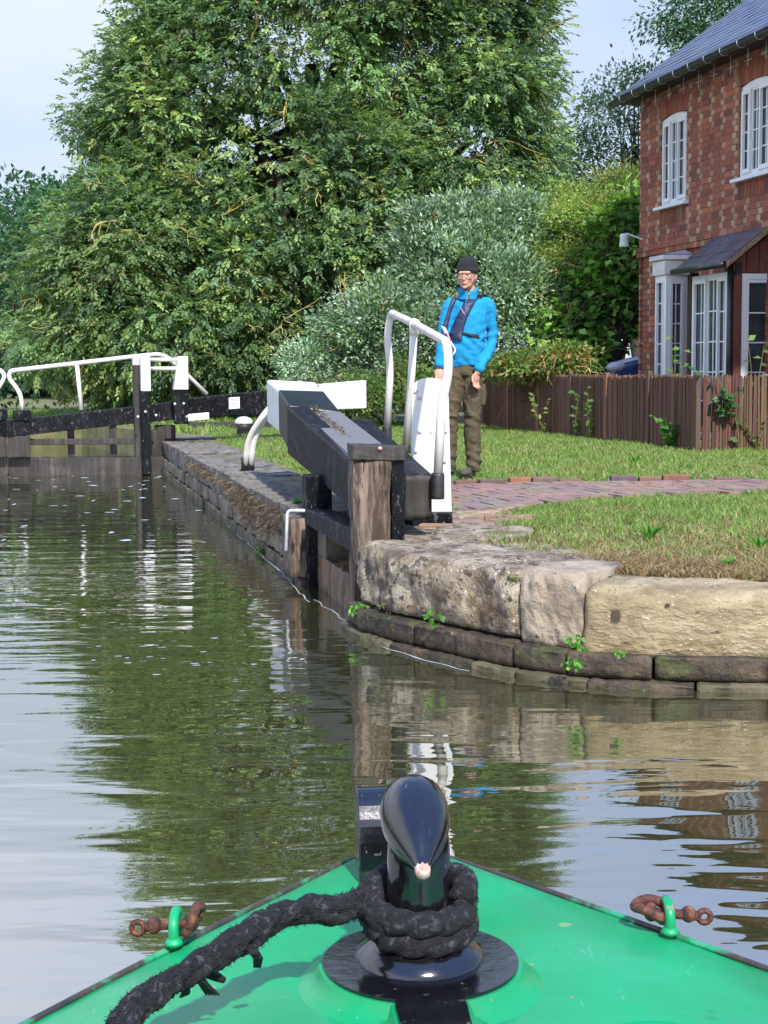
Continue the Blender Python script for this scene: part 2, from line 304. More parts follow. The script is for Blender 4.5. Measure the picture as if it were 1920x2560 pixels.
class MB:
    def __init__(s): s.v = []; s.f = []; s.c = []; s.m = []; s.col = (1, 1, 1); s.mi = 0
    def add(s, vs, fs):
        n = len(s.v); s.v += [tuple(v) for v in vs]
        for f in fs: s.f.append(tuple(i+n for i in f)); s.c.append(s.col); s.m.append(s.mi)
        return s
    def hexa(s, p):      # 8 points: bottom 0-3 ccw, top 4-7
        c = sum((Vector(q) for q in p), Vector())/8
        fs = [(0, 3, 2, 1), (4, 5, 6, 7), (0, 1, 5, 4), (1, 2, 6, 5), (2, 3, 7, 6), (3, 0, 4, 7)]
        return s.add(p, fs)
    def box(s, o, a, b, c):   # origin corner and three edge vectors
        o, a, b, c = Vector(o), Vector(a), Vector(b), Vector(c)
        if a.cross(b).dot(c) < 0: a, b = b, a
        return s.hexa([o, o+a, o+a+b, o+b, o+c, o+a+c, o+a+b+c, o+b+c])
    def tube(s, pts, r, n=8, caps=True):
        pts = [Vector(p) for p in pts]; rs = r if isinstance(r, (list, tuple, np.ndarray)) else [r]*len(pts)
        vs = []; prev = None
        for i, p in enumerate(pts):
            t = (pts[min(i+1, len(pts)-1)]-pts[max(i-1, 0)])
            if t.length < 1e-9: t = Vector((0, 0, 1))
            t.normalize()
            if prev is None:
                a = Vector((0, 0, 1)) if abs(t.z) < 0.9 else Vector((1, 0, 0))
                x = t.cross(a).normalized()
            else:
                x = (prev - t*prev.dot(t)).normalized()
            prev = x; y = t.cross(x)
            for k in range(n):
                an = 2*math.pi*k/n; vs.append(p+(x*math.cos(an)+y*math.sin(an))*rs[i])
        fs = []
        for i in range(len(pts)-1):
            for k in range(n):
                fs.append((i*n+k, i*n+(k+1) % n, (i+1)*n+(k+1) % n, (i+1)*n+k))
        if caps: fs.append(tuple(range(n))[::-1]); fs.append(tuple((len(pts)-1)*n+k for k in range(n)))
        return s.add(vs, fs)
    def lathe(s, c, prof, n=24, ax=None):
        c = Vector(c); z = Vector(ax).normalized() if ax else Vector((0, 0, 1))
        x = z.cross(Vector((0, 1, 0)) if abs(z.y) < 0.9 else Vector((1, 0, 0))).normalized(); y = z.cross(x)
        vs = []
        for r_, h in prof:
            for k in range(n):
                an = 2*math.pi*k/n; vs.append(c+z*h+(x*math.cos(an)+y*math.sin(an))*r_)
        fs = [(i*n+k, i*n+(k+1) % n, (i+1)*n+(k+1) % n, (i+1)*n+k) for i in range(len(prof)-1) for k in range(n)]
        fs.append(tuple(range(n))[::-1]); fs.append(tuple((len(prof)-1)*n+k for k in range(n)))
        return s.add(vs, fs)
    def ell(s, c, r, rot=None, nu=16, nv=10):
        c = Vector(c); vs = []; fs = []
        for i in range(nv+1):
            th = math.pi*i/nv
            for k in range(nu):
                ph = 2*math.pi*k/nu
                v = Vector((math.sin(th)*math.cos(ph)*r[0], math.sin(th)*math.sin(ph)*r[1], math.cos(th)*r[2]))
                if rot is not None: v = rot @ v
                vs.append(c+v)
        for i in range(nv):
            for k in range(nu):
                fs.append((i*nu+k, (i+1)*nu+k, (i+1)*nu+(k+1) % nu, i*nu+(k+1) % nu))
        return s.add(vs, fs)
    def build(s, name, mat, parent=None, smooth=False, bevel=0.0, seg=2, angle=30):
        me = bpy.data.meshes.new(name); me.from_pydata(s.v, [], s.f)
        if any(m for m in s.m): 
            pass
        if len(set(s.c)) > 1 or s.c and s.c[0] != (1, 1, 1):
            ca = me.color_attributes.new('Col', 'FLOAT_COLOR', 'CORNER')
            ls = np.array([len(f) for f in s.f]); cc = np.ones((len(s.f), 4), np.float32); cc[:, :3] = np.array(s.c)
            ca.data.foreach_set('color', np.repeat(cc, ls, axis=0).ravel())
        o = link(name, me, mat, parent)
        if any(m for m in s.m): me.polygons.foreach_set('material_index', s.m)
        bm = bmesh.new(); bm.from_mesh(me)
        bmesh.ops.remove_doubles(bm, verts=bm.verts, dist=1e-6)
        bmesh.ops.recalc_face_normals(bm, faces=bm.faces); bm.to_mesh(me); bm.free()
        if smooth: me.polygons.foreach_set('use_smooth', [True]*len(me.polygons))
        if bevel > 0:
            bv = o.modifiers.new('bevel', 'BEVEL'); bv.width = bevel; bv.segments = seg; bv.limit_method = 'ANGLE'; bv.angle_limit = R(angle)
            bv.harden_normals = False
        return o
def np_mesh(name, verts, faces, cols, mat, parent=None, smooth=False):
    """verts (N,3), faces (M,k) same-size polys, cols (M,3) per-face"""
    me = bpy.data.meshes.new(name); k = faces.shape[1]
    me.vertices.add(len(verts)); me.vertices.foreach_set('co', np.ascontiguousarray(verts, dtype=np.float32).ravel())
    me.loops.add(faces.size); me.loops.foreach_set('vertex_index', faces.astype(np.int32).ravel())
    me.polygons.add(len(faces)); me.polygons.foreach_set('loop_start', np.arange(0, faces.size, k, dtype=np.int32))
    me.polygons.foreach_set('loop_total', np.full(len(faces), k, np.int32))
    me.update(calc_edges=True)
    if cols is not None:
        ca = me.color_attributes.new('Col', 'FLOAT_COLOR', 'CORNER')
        cc = np.ones((len(faces), 4), np.float32); cc[:, :3] = np.clip(cols, 0, 1)
        ca.data.foreach_set('color', np.repeat(cc, k, axis=0).ravel())
    return link(name, me, mat, parent, smooth)
def arc(p0, p1, p2, n=6):     # quadratic bend through corner p1
    p0, p1, p2 = Vector(p0), Vector(p1), Vector(p2)
    return [p0*(1-t)**2+p1*2*t*(1-t)+p2*t*t for t in [i/n for i in range(n+1)]]
def bend(pts, rad=0.08, n=5):
    pts = [Vector(p) for p in pts]; o = [pts[0]]
    for i in range(1, len(pts)-1):
        a = (pts[i-1]-pts[i]); b = (pts[i+1]-pts[i]); r_ = min(rad, a.length*0.45, b.length*0.45)
        o += arc(pts[i]+a.normalized()*r_, pts[i], pts[i]+b.normalized()*r_, n)
    o.append(pts[-1]); return o
def cat(pts, n=6):            # catmull-rom
    pts = [Vector(p) for p in pts]; q = [pts[0]*2-pts[1]]+pts+[pts[-1]*2-pts[-2]]; o = []
    for i in range(1, len(q)-2):
        for k in range(n):
            t = k/n; a, b, c, d = q[i-1], q[i], q[i+1], q[i+2]
            o.append(0.5*((2*b)+(c-a)*t+(2*a-5*b+4*c-d)*t*t+(3*b-a-3*c+d)*t**3))
    o.append(pts[-1]); return o
def fbm(p, s=1.0, oct_=4): return mnoise.fractal(Vector(p)*s, 1.0, 2.0, oct_)
def roughen(o, sub=2, amp=0.01, scale=6, level_faces=None):
    """subdivide and push a mesh with noise so that blocks are not perfect"""
    me = o.data; bm = bmesh.new(); bm.from_mesh(me)
    for _ in range(sub): bmesh.ops.subdivide_edges(bm, edges=bm.edges, cuts=1, use_grid_fill=True)
    bm.normal_update()
    for v in bm.verts:
        p = v.co
        v.co = p + v.normal*(fbm(p, scale, 5)*amp) + Vector(mnoise.noise_vector(p*scale*0.5))*amp*0.5
    bm.to_mesh(me); bm.free(); me.polygons.foreach_set('use_smooth', [True]*len(me.polygons)); me.update()
    return o
# ------------------------------------------------------------ terrain and water
def st(s, t): p = ST(s, t); return (p.x, p.y)
WING = [(-0.13, 7.60), (-0.08, 7.36), (0.06, 7.08), (0.27, 6.78), (0.48, 6.52), (0.72, 6.27), (1.02, 6.12), (1.5, 6.03), (2.1, 5.95), (2.8, 5.8), (3.6, 5.5)]
def wing_pt(i):
    return Vector((WING[i][0], WING[i][1], 0))
def wing_normals():
    ns = []
    for i in range(len(WING)):
        a = wing_pt(max(i-1, 0)); b = wing_pt(min(i+1, len(WING)-1)); t = (b-a).normalized()
        ns.append(Vector((t.y, -t.x, 0)))     # towards the water
    return ns
WN = wing_normals()
ring = [(300, -60), (300, 400), (-300, 400), (-300, -60)]
ringw = [tuple((V*s+U*t)[:2]) for s, t in ring]
ringw += [st(-6, -60), st(-6, 5.5), st(-2.9, 7.5), st(-2.9, 20.4), st(-7, 22.5), st(-150, 27), st(-150, 45), st(-40, 36), st(-12, 33.5), st(-3, 31), st(0.8, 27.5), st(1.9, 22), st(1.9, 19.9),
          st(1.95, 9.3), st(2.3, 8.5)]
ringw += [(WING[i][0]-WN[i].x*0.3, WING[i][1]-WN[i].y*0.3) for i in range(1, len(WING))]
ringw += [(9, 3.0), (12, -2), st(12, -60)]
ring3 = [Vector((x, y, -0.012)) for x, y in ringw]
tris = tessellate_polygon([ring3])
me = bpy.data.meshes.new('ground'); me.from_pydata(ring3, [], tris)
go = link('ground', me, 'ground'); setp(go, kind='structure')
bm = bmesh.new(); bm.from_mesh(me); bmesh.ops.recalc_face_normals(bm, faces=bm.faces)
if sum(f.normal.z for f in bm.faces) < 0: bmesh.ops.reverse_faces(bm, faces=bm.faces)
bm.to_mesh(me); bm.free()
# banks under the far edges
m = MB(); idx = list(range(4, 19))
for i, j in zip(idx[:-1], idx[1:]):
    a, b = ringw[i], ringw[j]
    m.add([(a[0], a[1], -0.012), (b[0], b[1], -0.012), (b[0], b[1], -1.6), (a[0], a[1], -1.6)], [(0, 1, 2, 3)])
o = m.build('bank', 'ground'); setp(o, kind='structure')
m = MB(); m.add([(-300, -60, ZW), (40, -60, ZW), (40, 60, ZW), (-300, 60, ZW)], [(0, 1, 2, 3)])
o = m.build('water', 'water'); setp(o, kind='structure')
m = MB(); m.add([(-300, -60, -1.5), (40, -60, -1.5), (40, 60, -1.5), (-300, 60, -1.5)], [(0, 1, 2, 3)])
o = m.build('canal_bed', 'mud'); setp(o, kind='structure')
# shallow submerged apron at the foot of the wing wall
m = MB(); pts = []
off = [0.0, 0.0, 0.02, 0.05, 0.1, 0.16, 0.32, 0.6, 0.75, 0.9, 1.0]
for i in range(3, len(WING)):
    p = wing_pt(i)+WN[i]*0.10; q = wing_pt(i)+WN[i]*(0.12+off[i])
    pts.append((p, q))
for (a, b), (c, d) in zip(pts[:-1], pts[1:]):
    z1 = -0.50; z0 = -0.455
    m.add([(a.x, a.y, z0), (b.x, b.y, z1), (d.x, d.y, z1), (c.x, c.y, z0)], [(0, 1, 2, 3)])
    m.add([(b.x, b.y, z1), (b.x, b.y, -1.5), (d.x, d.y, -1.5), (d.x, d.y, z1)], [(0, 1, 2, 3)])
o = m.build('stone_apron', 'ledge'); setp(o, kind='structure')

# ------------------------------------------------------------ wing wall of big rounded stones
def along(path, ns, u):
    """u in index units"""
    i = min(int(u), len(path)-2); f = u-i
    a = Vector((*path[i], 0)); b = Vector((*path[i+1], 0))
    # smooth by catmull
    p0 = Vector((*path[max(i-1, 0)], 0)); p3 = Vector((*path[min(i+2, len(path)-1)], 0))
    p = 0.5*((2*a)+(b-p0)*f+(2*p0-5*a+4*b-p3)*f*f+(3*a-p0-3*b+p3)*f**3)
    n = (ns[i]*(1-f)+ns[i+1]*f).normalized()
    return p, n
def profile(zt, zb, depth, r):
    pr = [(-depth, zt)]
    k = 6
    for i in range(5): pr.append((-depth+(depth-r)*(i+1)/5.0, zt))
    for i in range(1, k+1):
        a = math.pi/2*i/k; pr.append((-r+r*math.sin(a), zt-r+r*math.cos(a)))
    nn = max(3, int((zt-r-zb)/0.025))
    for i in range(1, nn+1): pr.append((0, zt-r+(zb+0.02-(zt-r))*i/nn))
    pr.append((-0.01, zb)); pr.append((-depth, zb))
    return pr
def stone(name, u0, u1, zt, zb, depth, r, off, mat, parent, amp=0.02, sc=5, seed=0, nu=None, endr=0.03, er=.016):
    n = nu or max(8, int((u1-u0)*9)); pr = profile(zt, zb, depth, r); vs = []; fs = []
    for i in range(n+1):
        u = u0+(u1-u0)*i/n
        p, nn = along(WING, WN, u)
        dist_end = min(i, n-i)/n*(u1-u0)*0.33
        e = max(0, 1-dist_end/endr) if endr > 0 else 0
        for (dx, z) in pr:
            q = p+nn*(dx+off-e*e*er*(1 if dx > -r*1.2 else 0)); q.z = z-e*e*er*.7*(1 if z > zt-r else 0)
            s_ = Vector((seed*3.1, 0, 0))
            d = fbm(q+s_, sc, 5)*amp + fbm(q+s_, sc*4, 3)*amp*0.35
            if dx > -depth*0.9: q = q + nn*d*(1 if z < zt-0.01 else 0.2); q.z += d*0.7*(1 if z > zt-0.03 else 0.1)
            vs.append(q)
    m_ = len(pr)
    for i in range(n):
        for k in range(m_):
            fs.append((i*m_+k, i*m_+(k+1) % m_, (i+1)*m_+(k+1) % m_, (i+1)*m_+k))
    fs.append(tuple(range(m_))); fs.append(tuple(n*m_+k for k in range(m_))[::-1])
    mb = MB(); mb.add(vs, fs)
    return mb.build(name, mat, parent, smooth=True)
wing = thing('stone_wall', 'curved wall of big pale rounded coping stones over dark wet courses, right foreground', 'wall', (0.7, 6.3, -0.4))
o = stone('coping_stone', 0.0, 4.45, 0.025, -0.27, 0.58, 0.07, 0, 'stone', wing, 0.030, 5, 1, 44); o['label'] = 'long blotchy grey stone with a dark eroded face, next to the wooden post'
o = stone('coping_stone', 4.48, 5.45, 0.03, -0.285, 0.5, 0.06, 0.01, 'pale_stone', wing, 0.024, 6, 2, 26); o['label'] = 'short pale pinkish stone between the two long ones'
o = stone('coping_stone', 5.48, 8.2, -0.012, -0.30, 0.4, 0.08, 0.03, 'yellow_stone', wing, 0.018, 4, 3, 40); o['label'] = 'long yellow stone with tool marks and a round hole'
o = stone('coping_stone', 8.23, 9.98, -0.012, -0.30, 0.4, 0.08, 0.03, 'yellow_stone', wing, 0.018, 4, 4, 24)
u = 0.0; k = 0
cuts = [0.0, 1.1, 2.6, 3.5, 4.5, 5.3, 6.25, 7.15, 7.75, 8.6, 9.98]
for a, b in zip(cuts[:-1], cuts[1:]):
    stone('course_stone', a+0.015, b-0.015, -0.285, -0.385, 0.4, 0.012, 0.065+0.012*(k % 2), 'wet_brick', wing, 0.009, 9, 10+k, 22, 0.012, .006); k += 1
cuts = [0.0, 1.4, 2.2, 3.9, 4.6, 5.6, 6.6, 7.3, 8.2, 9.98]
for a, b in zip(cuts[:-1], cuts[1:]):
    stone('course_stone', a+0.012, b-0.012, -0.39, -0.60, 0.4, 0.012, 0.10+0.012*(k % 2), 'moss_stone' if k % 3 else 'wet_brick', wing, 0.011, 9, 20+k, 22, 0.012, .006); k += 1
# backing so nothing shows through joints
m = MB()
for i in range(len(WING)-1):
    a = wing_pt(i)-WN[i]*0.05; b = wing_pt(i+1)-WN[i+1]*0.05
    a2 = wing_pt(i)-WN[i]*0.58; b2 = wing_pt(i+1)-WN[i+1]*0.58
    m.hexa([(a.x, a.y, -1.5), (b.x, b.y, -1.5), (b2.x, b2.y, -1.5), (a2.x, a2.y, -1.5), (a.x, a.y, -0.05), (b.x, b.y, -0.05), (b2.x, b2.y, -0.05), (a2.x, a2.y, -0.05)])
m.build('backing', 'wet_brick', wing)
# dark plugs on the yellow stone, their colour standing for shade inside holes
def hit(px, py, objs):
    best = None
    for ob in objs:
        bv = BVHTree.FromPolygons([v.co for v in ob.data.vertices], [tuple(p.vertices) for p in ob.data.polygons])
        h = bv.ray_cast(CAM, ray(px, py).normalized())
        if h[0] is not None and (best is None or h[3] < best[1]): best = (h[0], h[3], h[1])
    return best
stones = [o_ for o_ in wing.children if o_.name.startswith('coping')]
for (px, py, rx, rz, nn_) in ((1540, 1540, .020, .026, 4), (1669, 1513, .010, .008, 10)):
    h = hit(px, py, stones)
    if h:
        n_ = Vector((h[2].x, h[2].y, 0)).normalized()
        if n_.y > 0: n_ = -n_
        x_ = Vector((-n_.y, n_.x, 0)); m = MB(); k = 14; c = h[0]
        fr_ = []
        for i in range(k):
            a = 2*math.pi*i/k; e = .55 if nn_ == 4 else 1.0; ca3, sa3 = math.cos(a), math.sin(a)
            fr_.append(c+x_*(math.copysign(abs(ca3)**e, ca3)*rx*random.uniform(.85, 1.1))+Vector((0, 0, math.copysign(abs(sa3)**e, sa3)*rz*random.uniform(.85, 1.1))))
        m.add([p+n_*.010 for p in fr_]+[p-n_*.04 for p in fr_], [tuple(range(k)), tuple(range(k, 2*k))[::-1]]+[(i, (i+1) % k, k+(i+1) % k, k+i) for i in range(k)])
        m.build('hole_shade_plug', 'soil', wing)

# ------------------------------------------------------------ long lock wall, right side
lw = thing('lock_wall', 'long straight weathered grey lock wall with flat coping running away to far gate', 'wall', ST(WALLS, 9.2, -0.42))
t = 9.25; k = 0
tl = [9.25, 10.1, 11.5, 12.7, 14.0, 15.2, 16.4, 17.5, 18.7, 19.9]
for a, b in zip(tl[:-1], tl[1:]):
    m = MB(); m.box(ST(WALLS, a+0.012, -0.20-0.02*(k % 2)), V*0.62, U*(b-a-0.024), Vector((0, 0, 0.205+0.02*(k % 2)-0.008*(k % 3))))
    o = m.build('coping_stone', 'coping_top', lw); roughen(o, 5, 0.022, 5); k += 1
for row, (z0, z1) in enumerate(((-0.34, -0.215), (-0.62, -0.345))):
    t = 8.9+0.3*row
    while t < 19.9:
        L_ = random.uniform(0.55, 1.1); m = MB()
        m.box(ST(WALLS-0.03+0.02*random.random()-0.02*row, t+0.01, z0), V*0.4, U*(min(L_, 19.95-t)-0.02), Vector((0, 0, z1-z0)))
        o = m.build('course_stone', 'wall_stone' if row == 0 else 'moss_stone', lw); roughen(o, 4, 0.025, 6); t += L_
m = MB(); m.box(ST(WALLS+0.05, 8.6, -1.5), V*0.55, U*11.4, Vector((0, 0, 1.46))); m.build('backing', 'wall_stone', lw)
# opposite lock wall (seen only from aside)
lw2 = thing('lock_wall', 'lock wall on the far side of the water opposite the long grey one', 'wall', ST(-2.9, 9.2, -0.42))
m = MB(); m.box(ST(-3.5, 7.4, -0.2), V*0.72, U*13, Vector((0, 0, 0.2))); o = m.build('coping', 'coping_top', lw2, bevel=0.02)
m = MB(); m.box(ST(-3.5, 7.4, -1.5), V*0.68, U*13, Vector((0, 0, 1.29))); o = m.build('wall_face', 'wall_stone', lw2)

# recess wall behind the open gate
m = MB()
m.box(ST(2.2, 7.75, -1.5), V*0.4, U*1.8, Vector((0, 0, 1.46)))
rw = m.build('recess_wall', 'dark_wood'); roughen(rw, 3, 0.03, 5)
setp(rw, 'dark wall at the back of the recess behind the near open gate', 'wall')

# timber fender with the white grab handle
td = thing('fender_post', 'short square weathered wooden fender post at water level, below the pale grab handle', 'post', ST(1.55, 9.1, -0.42))
m = MB(); m.box(ST(1.50, 8.92, -0.36), V*0.3, U*0.30, Vector((0, 0, 0.36)))
o = m.build('post', 'weathered_wood', td); roughen(o, 3, 0.015, 7)
m = MB(); m.box(ST(1.56, 8.95, -0.9), V*0.2, U*0.22, Vector((0, 0, 0.53))); o = m.build('lower_post', 'dark_wood', td); roughen(o, 3, 0.02, 7)
gh = MB()
pts = [Wd(618, 1190, 9.05), Wd(621, 1103, 9.1), Wd(664, 1103, 9.05)]
gh.tube(bend(pts, 0.03), 0.011, 8)
setp(gh.build('grab_handle', 'galvanised', None, True), 'pale grey bent metal grab handle on the lock wall beside the near gate', 'handle')

# ------------------------------------------------------------ near gate (open)
gt = thing('lock_gate', 'near open lock gate with black beams, white beam end and weathered wooden post', 'lock gate', ST(1.8, 8, -0.42))
def Wc(x, y, d): return W(560+x/2.37, 640+y/2.37, d)     # measured on an enlarged crop
def dz(p, h): return Vector((p.x, p.y, p.z-h))
# beam body : white end, black length
A0 = Wc(252, 732, 12.4); A1 = Wc(322, 792, 11.6); B1 = Wc(590, 800, 11.6); B0 = Wc(545, 747, 12.4)
def sec(a0, b0, a1, b1, h0, h1, name, mat, bev=0.012, am=0.006):
    mb = MB(); mb.hexa([dz(a0, h0), dz(b0, h0), dz(b1, h1), dz(a1, h1), a0, b0, b1, a1])
    return mb.build(name, mat, gt, bevel=bev)
o = sec(A0, B0, A1, B1, 0.36, 0.335, 'beam_end', 'white_paint', 0.02); o['label'] = 'white painted end of the balance beam'
A2 = Wc(380, 882, 10.8); B2 = Wc(690, 922, 10.8)
sec(A1, B1, A2, B2, 0.33, 0.34, 'balance_beam', 'black_top')
# side rail of the walkway (left) : stepped out a little
A3 = Wc(372, 893, 10.8); A4 = Wc(788, 1255, 7.76)
C3 = Wc(455, 925, 10.8); C4 = Wc(765, 1190, 7.9)
C4 = Vector((A4.x+0.11, A4.y+0.02, A4.z)); C3 = Vector((A3.x+0.16, A3.y+0.02, A3.z))
o = sec(A3, C3, A4, C4, 0.345, 0.245, 'side_beam', 'black_paint', 0.012)
# right side beam
E3 = Wc(805, 972, 10.3); E4 = Wc(1075, 1205, 7.95); F3 = Wc(872, 970, 10.3); F4 = Wc(1232, 1290, 7.95)
E4 = Vector((F4.x-0.155, F4.y, F4.z)); E3 = Vector((F3.x-0.18, F3.y, F3.z))
o = sec(E3, F3, E4, F4, 0.2, 0.25, 'side_beam', 'black_paint', 0.01); o['label'] = 'right-hand black side beam with bare wood end'
# walkway board between, raised 1 cm
P3 = Wc(465, 920, 10.75); P4 = Wc(770, 1200, 7.85); Q3 = Wc(690, 922, 10.75); Q4 = Wc(1050, 1200, 7.85)
m = MB(); m.hexa([dz(P3, .03), dz(Q3, .03), dz(Q4, .03), dz(P4, .03), P3, Q3, Q4, P4]); m.build('walkway_board', 'grey_board', gt, bevel=0.004)
m = MB(); m.hexa([dz(P3, .25)+V*.03, dz(Q3, .25), dz(Q4, .22), dz(P4, .22)+V*.03, dz(P3, .032)+V*.03, dz(Q3, .032), dz(Q4, .032), dz(P4, .032)+V*.03]); m.build('inner_beam', 'black_paint', gt)
# mitre post close to us
T0 = Wc(765, 1122, 7.70); T1 = Wc(1068, 1128, 7.70)
bk = Vector((-0.03, 0.2, 0)); xw = T1-T0
m = MB(); pb = T0.copy(); h = 1.4
x1 = xw*0.73
m.box(dz(T0, h), x1, bk, Vector((0, 0, h-0.075))); o = m.build('mitre_post', 'weathered_wood', gt); roughen(o, 5, 0.012, 6)
m = MB(); m.box(dz(T0+x1+Vector((0.004, 0.012, 0)), h), xw-x1-Vector((0.004, 0, 0)), bk, Vector((0, 0, h-0.075))); m.build('post_edge', 'black_paint', gt, bevel=0.006)
m = MB(); m.box(dz(T0-Vector((0.006, 0.008, 0)), 0.074), xw+Vector((0.012, 0, 0)), bk+Vector((0, 0.012, 0)), Vector((0, 0, 0.074))); o = m.build('post_cap', 'dark_wood', gt); roughen(o, 4, 0.008, 12)
m = MB()
m.ell(Wc(925, 1140, 7.685), (0.012, 0.010, 0.010)); m.build('bolt_head', 'chip', gt, True)
# heel of beams behind post (fills)
m = MB(); a = Wc(775, 1290, 7.93); m.box(Vector((a.x+0.02, a.y+0.03, 0.13)), V*0.26, U*0.3, Vector((0, 0, 0.2))); m.build('inner_block', 'dark_wood', gt)
m = MB(); m.box(Vector((F4.x-0.150, F4.y-0.012, F4.z-0.245)), Vector((0.145, 0, 0)), Vector((0, .02, 0)), Vector((0, 0, 0.235))); o = m.build('beam_end_grain', 'dark_wood', gt); roughen(o, 3, 0.006, 12)
# lower rail, boards, rear post, sill timber
r0 = Wc(487, 1500, 8.92); r1 = Wc(762, 1622, 7.80)
hr = 0.115
m = MB(); m.hexa([dz(r0, hr-.02), dz(r0, hr-.02)+V*.15, dz(r1, hr+.01)+V*.15, dz(r1, hr+.01), r0, r0+V*.15, r1+V*.15, r1]); m.build('lower_rail', 'black_paint', gt, bevel=0.008)
m = MB()
q0 = ST(1.86, 7.9); 
for i in range(6):
    m.box(ST(1.86+0.012*(i % 2), 7.86+i*0.19, -1.0), V*0.05, U*0.18, Vector((0, 0, 1.36)))
m.build('sheathing_boards', 'dark_wood', gt, bevel=0.004)
rp = Wc(487, 1300, 9.0)
m = MB(); m.box(Vector((rp.x, rp.y, -1.0)), V*0.16, U*0.16, Vector((0, 0, rp.z+1.0))); m.build('heel_post', 'black_paint', gt, bevel=0.01)
m = MB(); m.box(ST(1.655, 7.83, -0.9), V*0.17, U*1.02, Vector((0, 0, 0.68))); o = m.build('sill_timber', 'wet_wood', gt); roughen(o, 5, 0.018, 6)
m = MB(); m.box(ST(1.60, 8.88, -0.95), V*0.08, U*0.06, Vector((0, 0, 0.9))); m.build('guide_post', 'dark_wood', gt)
# handrail
hp = [Wc(968, 1010, 10.2), Wc(986, 660, 10.2), Wc(966, 480, 10.2), Wc(988, 335, 10.2), Wc(1128, 402, 9.3), Wc(1322, 512, 7.95), Wc(1332, 690, 7.9), Wc(1290, 870, 7.9), Wc(1268, 1290, 7.9)]
m = MB(); m.tube(bend(hp, 0.09, 6), 0.025, 12); hr_ = m.build('handrail', 'white_pipe', gt, True)
m = MB(); m.tube([Wc(1128, 405, 9.3), Wc(1112, 700, 9.3), Wc(1078, 1125, 9.3)], 0.024, 12); m.build('stanchion', 'white_pipe', hr_, True)
m = MB(); c0 = Wc(1128, 402, 9.3); dd = (hp[5]-hp[4]).normalized(); m.tube([c0-dd*0.04, c0+dd*0.04], 0.034, 12); m.tube([c0, c0-Vector((0, 0, 0.07))], 0.032, 12); m.build('rail_joint', 'white_pipe', hr_, True)
for c, hh, r_ in ((Wc(965, 1005, 10.2), 0.10, 0.034), (Wc(1078, 1120, 9.3), 0.05, 0.032), (Wc(1266, 1285, 7.9), 0.14, 0.036)):
    m = MB(); m.lathe(dz(c, hh), [(r_*0.98, 0), (r_, hh*0.1), (r_, hh*0.9), (r_*0.9, hh)], 14); m.build('rail_socket', 'iron', hr_, True)

# white paddle board
pbt = thing('paddle_stand', 'tall white round-topped board with bolts standing beside the near gate', 'paddle gear', Wc(1290, 1590, 8.65))
L0 = Wc(1118, 1590, 8.65); R0 = Wc(1350, 1590, 8.65); top = Wc(1230, 722, 8.65).z
zb = G(560+1350/2.37, 640+1590/2.37, 0).z
wv = Vector((R0.x-L0.x, 0.02, 0)); wl = wv.length; cx = (L0+R0)/2
def board(z0, z1, rnd, y0, th, name, mat, inset=0.0):
    vs = []; n = 12; hw = wl/2-inset; pts = [(-hw, z0), (hw, z0)]
    if rnd:
        for i in range(n+1):
            a = math.pi*i/n; pts.append((hw*math.cos(a)*1.0-0.0, z1-rnd+rnd*math.sin(a)))
    else: pts += [(hw, z1), (-hw, z1)]
    mb = MB(); k = len(pts)
    taper = lambda x, z: x*(1.0-0.07*(z/0.86))-0.012*(z/0.86)
    vs = [Vector((cx.x+taper(x, z), y0, z)) for x, z in pts]+[Vector((cx.x+taper(x, z), y0+th, z)) for x, z in pts]
    fs = [tuple(range(k)), tuple(range(k, 2*k))[::-1]]+[(i, (i+1) % k, k+(i+1) % k, k+i) for i in range(k)]
    mb.add(vs, fs); return mb.build(name, mat, pbt, bevel=0.006, angle=50)
board(0.07, top, 0.07, 8.62, 0.10, 'board', 'white_paint')
board(-0.35, 0.068, 0, 8.616, 0.108, 'foot', 'black_paint', -0.002)
m = MB(); m.box((cx.x-0.05, 8.724, -0.3), (0.1, 0, 0), (0, 0.1, 0), (0, 0, 1.05)); m.build('rack_post', 'weathered_wood', pbt)
for (x, y) in ((1158, 842), (1104, 805), (1160, 1042), (1312, 1040), (1305, 1218), (1108, 1160)):
    m = MB(); c = Wc(x, y, 8.615); c.x = min(max(c.x, cx.x-wl/2+0.02), cx.x+wl/2-0.015)
    m.lathe(c+Vector((0, 0.008, 0)), [(0.013, 0), (0.012, 0.008), (0.007, 0.013)], 10, (0, -1, 0)); m.build('bolt', 'galvanised' , pbt, True)

# white safety rails on the coping
for i, dx in enumerate((0, 32)):
    top_ = Wc(238+dx*0.4, 935, 13.2+0.1*i)
    pts = [top_+Vector((0.16, 0.1, 0.16)), top_, Wc(140+dx, 1090, 13.35), Wc(125+dx, 1262, 13.4)]
    r = thing('safety_rail', 'thin white bent pipe rail leaning under the white beam end, '+('left of the pair' if i == 0 else 'right of the pair'), 'rail', pts[-1], 'bent white pipes on the lock side')
    m = MB(); m.tube(bend(pts, 0.25, 6), 0.028, 10); m.build('pipe', 'white_pipe', r, True)
    b = pts[-1]; zt = b.z
    m = MB(); m.lathe((b.x, b.y, -0.003), [(0.036, 0), (0.036, 0.13), (0.03, 0.135)], 12); m.build('foot', 'iron', r, True)

# bollard
bp = Gd(527, 940)
b = thing('bollard', 'small bollard with white domed top and dark stem by the far gate', 'bollard', bp)
m = MB(); m.lathe(bp, [(0.09, 0), (0.11, 0.02), (0.095, 0.1), (0.12, 0.16)], 18); m.build('stem', 'iron', b, True)
m = MB(); m.lathe(bp+Vector((0, 0, 0.155)), [(0.115, 0), (0.13, 0.01), (0.125, 0.045), (0.095, 0.085), (0.05, 0.105), (0.01, 0.11)], 18); m.build('cap', 'white_paint', b, True)

